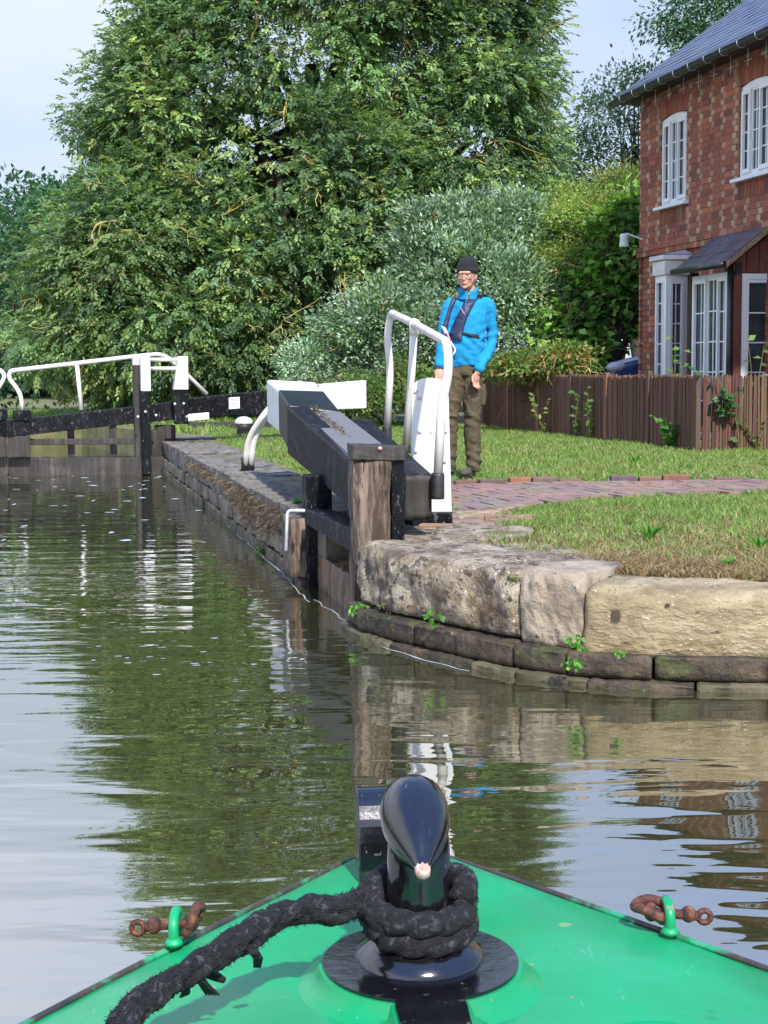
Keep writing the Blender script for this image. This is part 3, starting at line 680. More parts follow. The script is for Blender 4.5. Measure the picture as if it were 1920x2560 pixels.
# ------------------------------------------------------------ far gate pair (closed)
def We(x, y, d): return W(x*520/1659, 860+y*340/1085, d)     # crop at 3.19x
fg = thing('lock_gate', 'far closed lock gate with white-topped posts, white handrail and long black balance beam', 'lock gate', ST(1.0, 19.2, -0.42))
def dep(px_src):            # gate plane: slight mitre angle
    return 19.3
def beamseg(pts_top, thick, depth, name, mat, parent, d0s, bev=0.01):
    m = MB()
    secs = []
    for (x, y), th, d in zip(pts_top, thick, d0s):
        p = We(x, y, d); secs.append((p, th))
    for (p, th), (q, th2) in zip(secs[:-1], secs[1:]):
        o_ = U*depth
        m.hexa([dz(p, th), dz(q, th2), dz(q, th2)+o_, dz(p, th)+o_, p, q, q+o_, p+o_])
    return m.build(name, mat, parent, bevel=bev)
beamseg([(60, 610), (1060, 500), (1500, 447)], [.215, .22, .24], .28, 'top_beam', 'black_paint', fg, [19.0, 19.25, 19.4])
beamseg([(1500, 435), (1830, 400)], [.26, .29], .27, 'balance_beam', 'black_paint', fg, [19.43, 19.6])
beamseg([(1830, 398), (2180, 366), (2560, 332)], [.29, .33, .37], .3, 'balance_beam_outer', 'black_paint', fg, [19.62, 19.8, 20.2])
o = beamseg([(2545, 322), (2922, 290)], [.35, .385], .34, 'beam_end', 'white_paint', fg, [20.17, 20.5]); o['label'] = 'white painted end of the far balance beam'
m = MB(); p = We(2560, 318, 20.3); q = We(2740, 303, 20.45); m.tube(bend([p, p+Vector((0, 0, .07)), q+Vector((0, 0, .07)), q], .03), .008, 6); m.build('lifting_bar', 'iron', fg)
def post(x0, x1, y0, y1, d, mat, name='post', parent=None, dep_=.2, bev=.01):
    a = We(x0, y0, d); b_ = We(x1, y0, d); zb_ = We(x0, y1, d).z
    m = MB(); m.box(Vector((a.x, a.y, zb_)), Vector((b_.x-a.x, b_.y-a.y, 0)), U*dep_, Vector((0, 0, a.z-zb_))); return m.build(name, mat, parent or fg, bevel=bev)
post(1125, 1195, 378, 1040, 19.0, 'black_paint', 'paddle_post'); o = post(1120, 1198, 88, 377, 18.99, 'white_paint', 'paddle_post_top')
post(1062, 1118, 172, 1040, 19.2, 'dark_wood', 'paddle_rack'); post(1058, 1122, 86, 170, 19.19, 'white_paint', 'rack_top')
post(1388, 1502, 366, 640, 19.1, 'black_paint', 'heel_post'); 
m = MB(); a = We(1384, 365, 19.08); b_ = We(1504, 365, 19.08); c_ = We(1420, 98, 19.08); e_ = We(1500, 96, 19.08)
m.hexa([a, b_, b_+U*.22, a+U*.22, c_, e_, e_+U*.18, c_+U*.18]); m.build('heel_post_top', 'white_paint', fg, bevel=.01)
post(100, 248, 530, 612, 19.0, 'black_paint', 'mitre_post', dep_=.25); post(62, 240, 735, 905, 19.02, 'dark_wood', 'mitre_foot', dep_=.2)
for x0 in (535, 872): post(x0, x0+56, 640, 905, 19.25, 'dark_wood', 'upright', dep_=.08)
post(145, 1060, 760, 808, 19.12, 'dark_wood', 'lower_rail', dep_=.1)
o = post(62, 1310, 912, 1130, 19.15, 'dark_wood', 'sill_timber', dep_=.18); roughen(o, 4, 0.02, 5)
post(1205, 1310, 690, 905, 19.3, 'dark_wood', 'wall_block', dep_=.3); post(1245, 1400, 650, 760, 19.4, 'dark_wood', 'heel_block', dep_=.3)
# bolts
for (x, y) in ((1100, 580), (1160, 540), (1245, 568), (1395, 478), (1465, 475), (1490, 580)):
    m = MB(); c = We(x, y, 18.96); m.ell(c, (.018, .012, .018), None, 8, 6); m.build('bolt', 'galvanised', fg, True)

hp = [We(178, 530, 19.1), We(165, 395, 19.1), We(70, 270, 19.1), We(80, 215, 19.1), We(160, 205, 19.1), We(640, 150, 19.15), We(1060, 100, 19.2), We(1300, 78, 19.3), We(1420, 175, 19.35), We(1650, 400, 19.5)]
m = MB(); m.tube(bend(hp, .13, 6), .028, 8); h2 = m.build('handrail', 'white_pipe', fg, True)
m = MB(); m.tube([We(612, 150, 19.15), We(650, 525, 19.15)], .028, 8); m.build('stanchion', 'white_pipe', h2, True)
for y in (125, 196): m = MB(); m.tube([We(1190, y, 19.1), We(1425, y, 19.1)], .026, 8); m.build('cross_rail', 'white_pipe', h2, True)
a = We(1500, 560, 19.05); b_ = We(1668, 545, 19.2)
m = MB(); m.hexa([dz(a, .09), dz(b_, .09), dz(b_, .09)+U*.03, dz(a, .09)+U*.03, a, b_, b_+U*.03, a+U*.03]); m.build('white_plank', 'white_paint', fg, bevel=.006)
# small paper notice
a = W(572, 994, 19.3); b_ = W(599, 992, 19.35); 
m = MB(); m.hexa([dz(a, .15), dz(b_, .15), dz(b_, .15)+U*.01, dz(a, .15)+U*.01, a, b_, b_+U*.01, a+U*.01]); nt_ = m.build('notice', 'paper', fg)
m = MB()
for i in range(6):
    w_ = (b_-a)*(0.7 if i % 3 else 0.5); c = a+(b_-a)*.14-U*.004; c.z -= .02+i*.02; m.box(dz(c, .006), w_, U*.003, Vector((0, 0, .005)))
m.build('print', 'ink', nt_)
# left leaf
fl = thing('lock_gate', 'left leaf of the far gate, cut by the photo edge, with curled white rail', 'lock gate', ST(-1.0, 19.2, -0.42))
def postl(x0, x1, y0, y1, d, mat, name, dep_=.2): return post(x0, x1, y0, y1, d, mat, name, fl, dep_)
m = MB(); a = We(55, 612, 18.98); b_ = We(-1200, 560, 19.6)
m.hexa([dz(b_, .22), dz(a, .21), dz(a, .21)+U*.28, dz(b_, .22)+U*.28, b_, a, a+U*.28, b_+U*.28]); m.build('top_beam', 'black_paint', fl, bevel=.01)
postl(-40, 56, 520, 610, 18.98, 'black_paint', 'mitre_post', .25); postl(-60, 50, 740, 905, 19.0, 'dark_wood', 'mitre_foot'); 
o = postl(-1200, 56, 912, 1130, 19.13, 'dark_wood', 'sill_timber', .18); roughen(o, 4, .02, 5)
hp = [We(-60, 400, 19.1), We(5, 330, 19.1), We(40, 250, 19.1), We(0, 205, 19.1), We(-120, 190, 19.1), We(-900, 120, 19.3)]
m = MB(); m.tube(bend(hp, .12, 6), .028, 8); m.build('handrail', 'white_pipe', fl, True)
# dark timber edging beyond the far gate
m = MB(); a = Gd(380, 940); b_ = Gd(520, 926)
m.box(Vector((a.x-.1, a.y+2.0, -.05)), Vector((2.2, 0.4, 0)), Vector((0, .25, 0)), Vector((0, 0, .16))); setp(m.build('timber_edging', 'dark_wood', None, bevel=.01), 'low dark timber edging on the grass behind the white-capped bollard', 'edging')
m = MB(); a = ST(1.65, 19.95); m.box(Vector((a.x, a.y, -.2)), V*2.4, U*.8, Vector((0, 0, .205))); o = m.build('stone_slab', 'coping_top'); roughen(o, 4, .015, 5); setp(o, 'worn stone slab at the far end of the lock wall under the far gate heel', 'slab')
# ------------------------------------------------------------ cottage
HC = Vector((3.78, 22.0, 0))       # far-left corner; the front runs towards the camera along -U
FD = -U; FN = -V                    # along front, outward normal (towards the canal)
house = thing('cottage', 'two-storey red and buff brick cottage with slate roof and white windows', 'house', HC)
def H(t, z, off=0.0): p = HC+FD*t+FN*off; return Vector((p.x, p.y, z))
def t_of(px, off=0.0):              # along-front coordinate seen at a photo column
    k = ray(px, 926); k = k.x/k.y; b = HC+FN*off
    return (k*b.y-b.x)/(FD.x-k*FD.y)
def z_at(px, py, off=0.0):
    p = H(t_of(px, off), 0, off); return W(px, py, p.y).z
RED = [(0.30, 0.098, 0.060), (0.27, 0.084, 0.054), (0.33, 0.113, 0.066), (0.25, 0.08, 0.055), (0.31, 0.10, 0.06), (0.21, 0.07, 0.052)]
BUFF = [(0.41, 0.26, 0.17), (0.38, 0.21, 0.14), (0.42, 0.28, 0.19), (0.36, 0.18, 0.12)]
def brick_wall(name, origin, d, n, length, z0, z1, holes, parent, flemish=True, seed=1):
    rr = random.Random(seed); m = MB(); row = 0; z = z0; bh, j = 0.068, 0.010
    while z < z1-0.01:
        t = -0.11 if row % 2 else -0.165*0; k = row % 2; t = -0.056 if row % 2 else 0.0
        while t < length:
            L_ = (0.216 if k % 2 == 0 else 0.104) if flemish else 0.216
            a, b = max(t, 0), min(t+L_, length)
            zz1 = min(z+bh, z1)
            segs = [(a, b)]
            for (h0, h1, hz) in holes:
                # hz(tmid) -> (zlow, zhigh)
                new = []
                for (p, q) in segs:
                    lo, hi = hz((max(p, h0)+min(q, h1))/2)
                    if q <= h0 or p >= h1 or zz1 <= lo or z >= hi: new.append((p, q)); continue
                    if p < h0-0.01: new.append((p, h0))
                    if q > h1+0.01: new.append((h1, q))
                segs = new
            pal = RED if (k % 2 == 0 or not flemish) else BUFF
            if rr.random() < 0.16: pal = RED
            if k % 2 and z > 1.0 and z < 4.3: pal = BUFF if rr.random() < 0.72 else RED
            c = rr.choice(pal); v = rr.uniform(0.8, 1.2); m.col = tuple(x*v for x in c)
            if rr.random() < 0.02: m.col = (0.42, 0.13, 0.05)
            for (p, q) in segs:
                if q-p < 0.012: continue
                pr = rr.uniform(-0.002, 0.003)
                o = origin+d*p+Vector((0, 0, z)); m.box(o+n*(-0.05), d*(q-p), n*(0.05+pr), Vector((0, 0, zz1-z)))
            t += L_+j; k += 1
        z += bh+j; row += 1
    return m.build(name, 'attr_matte', parent, bevel=0)
zs = z_at(1597, 640)               # string course level
ze = z_at(1597, 250)               # eaves
LEN = 7.5
# windows upstairs
def win_rect(xa, xb, ytop, ybot, off=0.0):
    a, b = t_of(xa, off), t_of(xb, off)
    return a, b, z_at(xa, ybot, off), z_at(xa, ytop, off)
w1 = win_rect(1647, 1710, 305, 518); w2 = win_rect(1839.5, 1916, 222, 447)
w3 = (w2[1]+1.1, w2[1]+1.75, w2[2], w2[3])
holes_up = []
for (a, b, z0, z1) in (w1, w2, w3):
    holes_up.append((a, b, (lambda tm, a=a, b=b, z0=z0, z1=z1: (z0, z1+0.055*(1-((tm-(a+b)/2)/((b-a)/2))**2)))))
bt0, bt1 = t_of(1628), t_of(1722)
zbt = z_at(1640, 655)
POFF = 0.40
tp0 = t_of(1724, POFF); tp1 = t_of(1833, POFF)
brick_wall('upper_wall', HC, FD, FN, LEN, zs, ze+0.02, holes_up, house)
brick_wall('lower_wall', HC-FN*0.035, FD, FN, LEN, -0.05, zs-0.005, [(bt0+0.02, bt1-0.02, lambda tm: (-1, zbt-0.1))], house, seed=5)
# mortar backing (core of the house)
m = MB(); m.box(H(0.04, -0.1, -0.05), FD*(LEN-0.06), FN*-0.20, Vector((0, 0, zs+0.1)))
m.box(H(0.04, -0.1, -0.26), FD*(LEN-0.06), FN*-5.2, Vector((0, 0, ze+0.1)))
for (p, q) in ((0.04, w1[0]), (w1[1], w2[0]), (w2[1], w3[0]), (w3[1], LEN-0.02)):
    m.box(H(p, zs+0.1, -0.008), FD*(q-p), FN*-0.24, Vector((0, 0, ze-zs-0.1)))
for (a, b, z0, z1) in (w1, w2, w3):
    m.box(H(a, zs+0.1, -0.008), FD*(b-a), FN*-0.24, Vector((0, 0, z0-zs-0.1))); m.box(H(a, z1+0.06, -0.008), FD*(b-a), FN*-0.24, Vector((0, 0, ze-z1-0.06)))
m.build('wall_core', 'mortar', house)
# gable wall (end, seen only from aside)
brick_wall('end_wall', HC, V, U, 5.4, -0.05, ze+0.02, [], house, seed=9)
# string course : last two courses stand proud
m = MB(); rr = random.Random(3)
for r_ in range(2):
    t = -0.03
    while t < LEN:
        m.col = tuple(x*rr.uniform(.8, 1.2) for x in rr.choice(RED+BUFF[1:2])); L_ = 0.216 if r_ else 0.104
        m.box(H(t, zs-0.03+0.078*r_, -0.01), FD*(min(L_, LEN-t)), FN*0.042, Vector((0, 0, 0.068))); t += L_+0.01
m.build('string_course', 'attr_matte', house)
# brick arches and soldier courses under sills
for (a, b, z0, z1) in (w1, w2, w3):
    m = MB(); n = 13; c = (a+b)/2; hw = (b-a)/2
    for i in range(n):
        x0 = -1.25+2.5*i/n; x1 = x0+2.5/n-0.03
        m.col = tuple(x*rr.uniform(.7, 1.1) for x in rr.choice(RED[:4]))
        f = lambda x: z1+0.055*(1-min(abs(x), 1.0)**2)
        zA = z1+0.055*(1-x0*x0*0.64) if abs(x0) <= 1 else z1+0.03; zB = z1+0.055*(1-x1*x1*0.64) if abs(x1) <= 1 else z1+0.03
        p = [H(c+x0*hw*0.86, zA, 0.001), H(c+x1*hw*0.86, zB, 0.001), H(c+x1*hw*1.0, zB+0.24, 0.001), H(c+x0*hw*1.0, zA+0.24, 0.001)]
        q = [v+FN*0.006 for v in p]
        m.hexa([p[0], p[1], q[1], q[0], p[3], p[2], q[2], q[3]])
    m.build('window_arch', 'attr_matte', house); m = MB()
    for i in range(9):
        t0 = a-0.02+i*0.078*(b-a)/0.7; m.col = tuple(x*rr.uniform(.5, .9) for x in rr.choice(RED+BUFF[3:]))
        m.box(H(t0, z0-0.26, 0.001), FD*0.066*(b-a)/0.7, FN*0.004, Vector((0, 0, 0.2)))
    m.build('sill_course', 'attr_matte', house)
def casement(parent, P, a, b, z0, z1, arch, cols, rows, off, name='window', fr=0.045, groups=None):
    """P(t,z,off) maps to world; groups = list of (t0,t1,ncols,open) in 0..1"""
    w_ = MB(); wid = b-a
    def bar(t0, t1, zz0, zz1, o0, o1):
        c = [P(t0, zz0, o0), P(t1, zz0, o0), P(t1, zz0, o1), P(t0, zz0, o1), P(t0, zz1, o0), P(t1, zz1, o0), P(t1, zz1, o1), P(t0, zz1, o1)]; w_.hexa(c)
    bar(a, a+fr, z0, z1, off-.05, off); bar(b-fr, b, z0, z1, off-.05, off); bar(a+fr, b-fr, z0, z0+fr, off-.05, off); 
    if arch:
        n = 10
        for i in range(n):
            x0 = -1+2*i/n; x1 = -1+2*(i+1)/n; c = (a+b)/2; hw = wid/2
            q = []
            for oo in (off-.05, off):
                q.append((P(c+x0*hw, z1-fr, oo), P(c+x1*hw, z1-fr, oo), P(c+x1*hw, z1+arch*(1-x1*x1), oo), P(c+x0*hw, z1+arch*(1-x0*x0), oo)))
            A, B = q
            w_.hexa([A[0], A[1], B[1], B[0], A[3], A[2], B[2], B[3]])
    else: bar(a+fr, b-fr, z1-fr, z1, off-.05, off)
    ia, ib = a+fr, b-fr
    for (g0, g1, nc, proud) in groups:
        s0 = ia+(ib-ia)*g0; s1 = ia+(ib-ia)*g1; f2 = fr*0.75 if proud else fr*0.4; oo = off+(0.018 if proud else -0.006)
        zz0, zz1 = z0+fr+.002, z1-fr-.002
        bar(s0+.001, s0+f2, zz0, zz1, oo-.04, oo); bar(s1-f2, s1-.001, zz0, zz1, oo-.04, oo); bar(s0+f2, s1-f2, zz0, zz0+f2*1.6, oo-.04, oo-.001); bar(s0+f2, s1-f2, zz1-f2*1.4, zz1, oo-.04, oo-.001)
        for k in range(1, nc):
            t = s0+f2+(s1-s0-2*f2)*k/nc; bar(t-.008, t+.008, zz0+f2*1.6, zz1-f2*1.4, off-.030, off-.016)
        for k in range(1, rows):
            z = zz0+f2*1.6+(zz1-zz0-f2*3)*k/rows; bar(s0+f2, s1-f2, z-.008, z+.008, off-.030, off-.018)
    fo = w_.build(name, 'upvc', parent)
    g = MB(); c = [P(ia, z0+fr, off-.032), P(ib, z0+fr, off-.032), P(ib, z0+fr, off-.028), P(ia, z0+fr, off-.028), P(ia, z1-fr*.9, off-.032), P(ib, z1-fr*.9, off-.032), P(ib, z1-fr*.9, off-.028), P(ia, z1-fr*.9, off-.028)]
    g.hexa(c); g.build('pane', 'glass', fo)
    return fo
for (a, b, z0, z1) in (w1, w2, w3):
    fo = casement(house, H, a, b, z0, z1, 0.052, 0, 4, -0.02, groups=[(0, .31, 2, True), (.33, .61, 2, False), (.63, 1, 2, True)])
    m = MB(); m.box(H(a-.09, z0-.05, -.03), FD*(b-a+.18), FN*.11, Vector((0, 0, .045))); m.build('sill', 'upvc', fo, bevel=.006)
    m = MB(); m.box(H(a+.01, z0, -.22), FD*(b-a-.02), FN*.02, Vector((0, 0, z1-z0))); m.build('room_dark', 'room_shade', fo)  # dark sheet behind the pane; the unlit room's shade is its colour
# bay window
Pb = 0.36
ba0, ba1 = t_of(1636, Pb), t_of(1663, Pb)
zb0, zb1 = -0.02, zbt-0.26
bay = MB()
casement(house, H, ba0, ba1, zb0+.6, zb1, 0, 0, 5, Pb, 'bay_window', groups=[(0, 1, 2, True)])
c0 = H(ba1, 0, Pb); c1 = H(t_of(1716, 0.03), 0, 0.03); cd_ = (c1-c0); cl = cd_.length; cd_.normalize(); cn = Vector((cd_.y, -cd_.x, 0))
if cn.y > 0: cn = -cn
def Pc(t, z, off): p = c0+cd_*t+cn*off; return Vector((p.x, p.y, z))
casement(house, Pc, 0, cl, zb0+.6, zb1, 0, 0, 5, 0.0, 'bay_window', fr=.055, groups=[(0, 1, 2, True)])
m = MB(); foot = [H(ba0-.35, 0, 0), H(ba0, 0, Pb-.01), H(ba1, 0, Pb-.01), c1-cn*.01]
for zz, zz2, ex, mat, nm in ((zb0, zb0+.6, 0, 'old_upvc', 'bay_base'), (zb1+.005, zb1+.20, .035, 'old_upvc', 'bay_head'), (zb1+.205, zb1+.27, .075, 'old_upvc', 'bay_cornice')):
    m = MB(); A = [H(ba0-.35-ex, 0, -.01), H(ba0-ex*.6, 0, Pb+ex), H(ba1+ex*.5, 0, Pb+ex), c1+cn*ex+FD*ex, H(t_of(1716), 0, -.01)]
    k = len(A); m.add([Vector((p.x, p.y, zz)) for p in A]+[Vector((p.x, p.y, zz2)) for p in A], [tuple(range(k))[::-1], tuple(range(k, 2*k))]+[(i, (i+1) % k, k+(i+1) % k, k+i) for i in range(k)])
    m.build(nm, mat, house, bevel=.01)
m = MB(); A2 = [Vector((p.x, p.y, zb1+.275)) for p in A]; m.add(A2+[H(ba0-.2, zb1+.36, -.01), H(t_of(1712), zb1+.36, -.01)], [(0, 1, 5), (1, 2, 6, 5), (2, 3, 6), (3, 4, 6), (0, 5, 6, 4), (0, 4, 3, 2, 1)]); m.build('bay_roof', 'galvanised', house)
# roof
def slates(name, O, d, up, length, width, parent, mat='attr_slate', sz=(0.3, 0.19), pal=None, seed=2):
    rr = random.Random(seed); m = MB(); n = d.cross(up).normalized()
    if n.z < 0: n = -n
    rows = int(width/sz[1])+1; pal = pal or [(0.045, 0.065, 0.105), (0.055, 0.075, 0.12), (0.038, 0.052, 0.085), (0.06, 0.08, 0.12)]
    for r_ in range(rows):
        t = -(sz[0]/2 if r_ % 2 else 0)
        while t < length:
            a, b = max(t, 0), min(t+sz[0]-.006, length)
            if b-a > .02:
                m.col = tuple(x*rr.uniform(.85, 1.15) for x in rr.choice(pal)); s0 = r_*sz[1]; s1 = min(s0+sz[1]*1.5, width)
                lift = .014+rr.uniform(-.002, .003)
                o = O+d*a+up*s0+n*lift
                m.hexa([o-n*.007, o+d*(b-a)-n*.007, O+d*b+up*s1+n*.0, O+d*a+up*s1, o, o+d*(b-a), O+d*b+up*s1+n*.006, O+d*a+up*s1+n*.006])
            t += sz[0]
    return m.build(name, mat, parent)
rp_ = R(36); up = (-FN*math.cos(rp_)+Vector((0, 0, math.sin(rp_))))
er = ze+0.14; rw_ = 3.6
slates('roof', H(-.32, er-.10, .30), FD, up, LEN+.5, rw_, house)
up2 = (FN*math.cos(rp_)+Vector((0, 0, math.sin(rp_)))); rid = H(-.32, er-.10, .30)+up*rw_
slates('roof_rear', rid-up2*rw_, FD, up2, LEN+.5, rw_, house)
m = MB(); m.box(H(-.30, er-.16, .26), FD*(LEN+.45), FN*-.30, Vector((0, 0, .05))); m.box(H(-.30, er-.2, .262), FD*(LEN+.45), FN*.02, Vector((0, 0, .14)))
m.hexa([H(-.28, er-.15, .24), H(LEN+.1, er-.15, .24), H(LEN+.1, er-.15, -5.2), H(-.28, er-.15, -5.2), H(-.28, er-.12, .24), H(LEN+.1, er-.12, .24), rid+FD*(LEN+.4)-Vector((0, 0, .06)), rid-Vector((0, 0, .06))])
m.build('eaves', 'soffit', house)
m = MB(); m.tube([rid-Vector((0, 0, .02)), rid+FD*(LEN+.5)-Vector((0, 0, .02))], .07, 8); m.build('ridge', 'attr_slate', house)
g0 = H(-.36, er-.15, .345); g = MB(); n = 8
vs = []
for e in (0, 1):
    for i in range(n+1):
        a = math.pi*i/n; vs.append(g0+FD*((LEN+.5)*e)+FN*(math.cos(a)*.06)-Vector((0, 0, math.sin(a)*.06)))
for e in (0, 1):
    for i in range(n+1):
        a = math.pi*i/n; vs.append(g0+FD*((LEN+.5)*e)+FN*(math.cos(a)*.054)-Vector((0, 0, math.sin(a)*.054)))
k = n+1
fs = [(i, i+1, k+i+1, k+i) for i in range(n)]+[(2*k+i, 3*k+i, 3*k+i+1, 2*k+i+1) for i in range(n)]+[tuple(range(n+1)), tuple(range(k, 2*k))]
g.add(vs, fs); gu = g.build('gutter', 'gutter', house)
for i in range(16):
    m = MB(); c = g0+FD*(.08+i*.46)
    m.tube([c+FN*(math.cos(a)*.067)-Vector((0, 0, math.sin(a)*.064)) for a in [math.pi*q/8 for q in range(-1, 9)]], .004, 5); m.build('gutter_clip', 'galvanised', gu)
for i in range(16):
    m = MB(); c = H(-.02+i*.46, er-.16, .16)
    m.tube([c, c-Vector((0, 0, .22))], .004, 4); m.tube([c-Vector((0, 0, .15))-FD*.09, c-Vector((0, 0, .15))+FD*.09], .004, 4); m.build('eaves_wire', 'galvanised', house)
# porch
PH = lambda t, z, off=0.0: H(t, z, POFF+off)
zpt = z_at(1730, 692, POFF)
m = MB(); m.box(PH(tp0-.03, -.05, -.10), FD*(.06), FN*.10, Vector((0, 0, zpt+.1))); m.build('porch_post', 'soffit', house)
pw = casement(house, PH, tp0+.05, tp1-.12, 0.0, zpt, 0, 0, 5, 0.0, 'porch_window', fr=.05, groups=[(0, .38, 2, True), (.40, .70, 2, False), (.71, 1.0, 2, True)])
m = MB(); c = PH(tp1-.055, 0, .03); m.tube([c, c+Vector((0, 0, zpt+.12))], .036, 10); m.build('downpipe', 'gutter', house, True)
m = MB(); m.box(PH(tp1-.11, -.05, -.10), FD*.10, FN*.08, Vector((0, 0, zpt+.15))); m.build('corner_board', 'soffit', house)
cP = PH(tp1, 0, 0)
QF = lambda s, z, off=0.0: Vector((cP.x, cP.y, 0))+V*s-U*off+Vector((0, 0, z))   # porch end wall facing the camera
zg = z_at(1840, 738, POFF)
def q_s(px): k = ray(px, 926); k = k.x/k.y; return (k*cP.y-cP.x)/(V.x-k*V.y)
s0 = q_s(1852)
m = MB(); m.box(QF(.004, -.05, -.10), V*(s0-.004), -U*.10, Vector((0, 0, zpt+.0))); o = m.build('porch_pier', 'red_plaster', house)
zw1 = W(1855, 681, cP.y).z
m = MB(); 
for i in range(7):
    a = .0+i*.17
    m.hexa([QF(a+.004, zw1+.0, -.12), QF(a+.166, zw1, -.12), QF(a+.166, zw1, -.03+.004*(i % 2)), QF(a+.004, zw1, -.03+.004*(i % 2)),
            QF(a+.004, zw1+.12+a*.75, -.12), QF(a+.166, zw1+.12+(a+.166)*.75, -.12), QF(a+.166, zw1+.12+(a+.166)*.75, -.03+.004*(i % 2)), QF(a+.004, zw1+.12+a*.75, -.03+.004*(i % 2))])
m.build('gable_boards', 'red_plaster', house, bevel=.004)
ppw = casement(house, QF, s0+.005, s0+1.05, 0.0, zw1-.01, 0, 0, 5, -.01, 'porch_window', fr=.07, groups=[(0, 1, 1, False)])
up3 = (-FN*math.cos(R(38))+Vector((0, 0, math.sin(R(38)))))
EO = PH(tp0-.12, zpt+.10, .16)
slates('porch_roof', EO+Vector((0, 0, .0)), FD, up3, tp1-tp0+.22, 1.35, house, sz=(.26, .22), pal=[(.085, .07, .085), (.10, .085, .10), (.075, .065, .085), (.11, .10, .12)], seed=8)
m = MB(); e0 = EO; e1 = EO+FD*(tp1-tp0+.20)
m.hexa([e0-Vector((0, 0, .06)), e1-Vector((0, 0, .06)), e1-Vector((0, 0, .06))+up3*1.3, e0-Vector((0, 0, .06))+up3*1.3, e0-Vector((0, 0, .01)), e1-Vector((0, 0, .01)), e1+up3*1.3-Vector((0, 0, .01)), e0+up3*1.3-Vector((0, 0, .01))])
m.build('porch_roof_board', 'soffit', house)
m = MB(); b0 = EO+FD*(tp1-tp0+.225); m.hexa([b0-Vector((0, 0, .07)), b0+FD*.02-Vector((0, 0, .07)), b0+FD*.02+up3*1.3-Vector((0, 0, .07)), b0+up3*1.3-Vector((0, 0, .07)), b0, b0+FD*.02, b0+FD*.02+up3*1.3, b0+up3*1.3])
m.build('barge_board', 'dry_plant', house)
m = MB(); m.tube([EO-FD*.02+FN*.03-Vector((0, 0, .03)), EO+FD*(tp1-tp0+.18)+FN*.03-Vector((0, 0, .03))], .04, 8); m.build('porch_gutter', 'gutter', house, True)
# lamp on the corner
lp = W(1604, 598, 21.9)
lm = thing('wall_lamp', 'white bucket-shaped outdoor lamp on a short arm at the cottage corner', 'lamp', lp)
m = MB(); h = W(1560, 588, 21.9); m.tube([lp+Vector((.06, 0, -.0)), lp, h+Vector((.05, 0, .02)), h+Vector((0, 0, .01))], .014, 8); m.tube([lp+Vector((.03, 0, .05)), lp+Vector((.03, 0, -.05))], .02, 8); m.build('bracket', 'porcelain', lm, True)
m = MB(); m.lathe(h+Vector((0, 0, -.17)), [(.067, 0), (.07, .02), (.058, .13), (.062, .14), (.062, .17), (.045, .19)], 18); m.build('shade', 'porcelain', lm, True)

# ------------------------------------------------------------ brick path
def Gp(x, y): p = Gd(x, y, 0); return (p.x, p.y)
far_edge = [(-1.2, 12.2), Gp(975, 1050), Gp(1100, 1047), Gp(1300, 1043), Gp(1659, 1040), (8, 12.4)]
near_edge = [(-1.2+1.5, 9.4), Gp(985, 1112), Gp(1120, 1098), Gp(1230, 1083), Gp(1400, 1073), Gp(1659, 1061), (8, 11.9)]
poly = [(0.42, 9.0)]+[tuple(p) for p in near_edge[1:]]+[tuple(p) for p in far_edge[::-1][:-1]]+[(0.42, 11.9)]
def inside(x, y, pl):
    c = False; n = len(pl); j = n-1
    for i in range(n):
        xi, yi = pl[i]; xj, yj = pl[j]
        if (yi > y) != (yj > y) and x < (xj-xi)*(y-yi)/(yj-yi)+xi: c = not c
        j = i
    return c
def inside_np(P, pl):
    x, y = P[:, 0], P[:, 1]; c = np.zeros(len(P), bool); n = len(pl); j = n-1
    for i in range(n):
        xi, yi = pl[i]; xj, yj = pl[j]
        with np.errstate(divide='ignore', invalid='ignore'):
            c ^= ((yi > y) != (yj > y)) & (x < (xj-xi)*(y-yi)/(yj-yi+1e-12)+xi)
        j = i
    return c
m = MB(); rr = random.Random(4); bl, bw = .215, .1025
ca_, sa_ = math.cos(R(20)), math.sin(R(20))
PAL = [(0.24, 0.155, 0.122), (0.215, 0.145, 0.117), (0.265, 0.175, 0.137), (0.20, 0.135, 0.112), (0.225, 0.16, 0.135), (0.265, 0.155, 0.112)]
for i in range(-60, 60):
    for j in range(-60, 60):
        # herringbone unit
        for kind in (0, 1):
            gx = (i*1+j*1)*.11; gy = 0
            ox = (i-j)*.108+ (0 if kind == 0 else .108); oy = (i+j)*.108
            # simple herringbone lattice
            bx = i*.216+j*.108; by = j*.108
    break
for j in range(-20, 60):
    for i in range(-30, 30):
        x0 = i*.432+j*.108; y0 = j*.108
        for (dx, dy, lx, ly) in ((0, 0, .206, .098), (.216, 0-.108, .098, .206)):
            x, y = x0+dx, y0+dy
            wx = lambda a, b: (.3+(a)*ca_-(b)*sa_, 8.6+(a)*sa_+(b)*ca_)
            cx_, cy_ = wx(x+lx/2, y+ly/2)
            if not inside(cx_, cy_, poly): continue
            m.col = tuple(q*rr.uniform(.85, 1.15) for q in rr.choice(PAL))
            z = 0.018+rr.uniform(-.003, .003); tl_ = rr.uniform(-.002, .002)
            cs = [wx(x, y), wx(x+lx, y), wx(x+lx, y+ly), wx(x, y+ly)]
            m.hexa([Vector((a, b, -.03)) for a, b in cs]+[Vector((a, b, z+(tl_ if q < 2 else -tl_))) for q, (a, b) in enumerate(cs)])
o = m.build('path', 'attr_path', None); setp(o, kind='structure')
m = MB(); tr = tessellate_polygon([[Vector((x, y, -.004)) for x, y in poly]]); m.add([Vector((x, y, -.004)) for x, y in poly], tr); o = m.build('path_bed', 'soil'); setp(o, kind='structure')
ed = thing('brick_edging', 'loose red and grey edging bricks along the far side of the path', 'edging', (2.0, 12, 0))
P0 = [Vector((*p, 0)) for p in far_edge[1:]]
t = .12
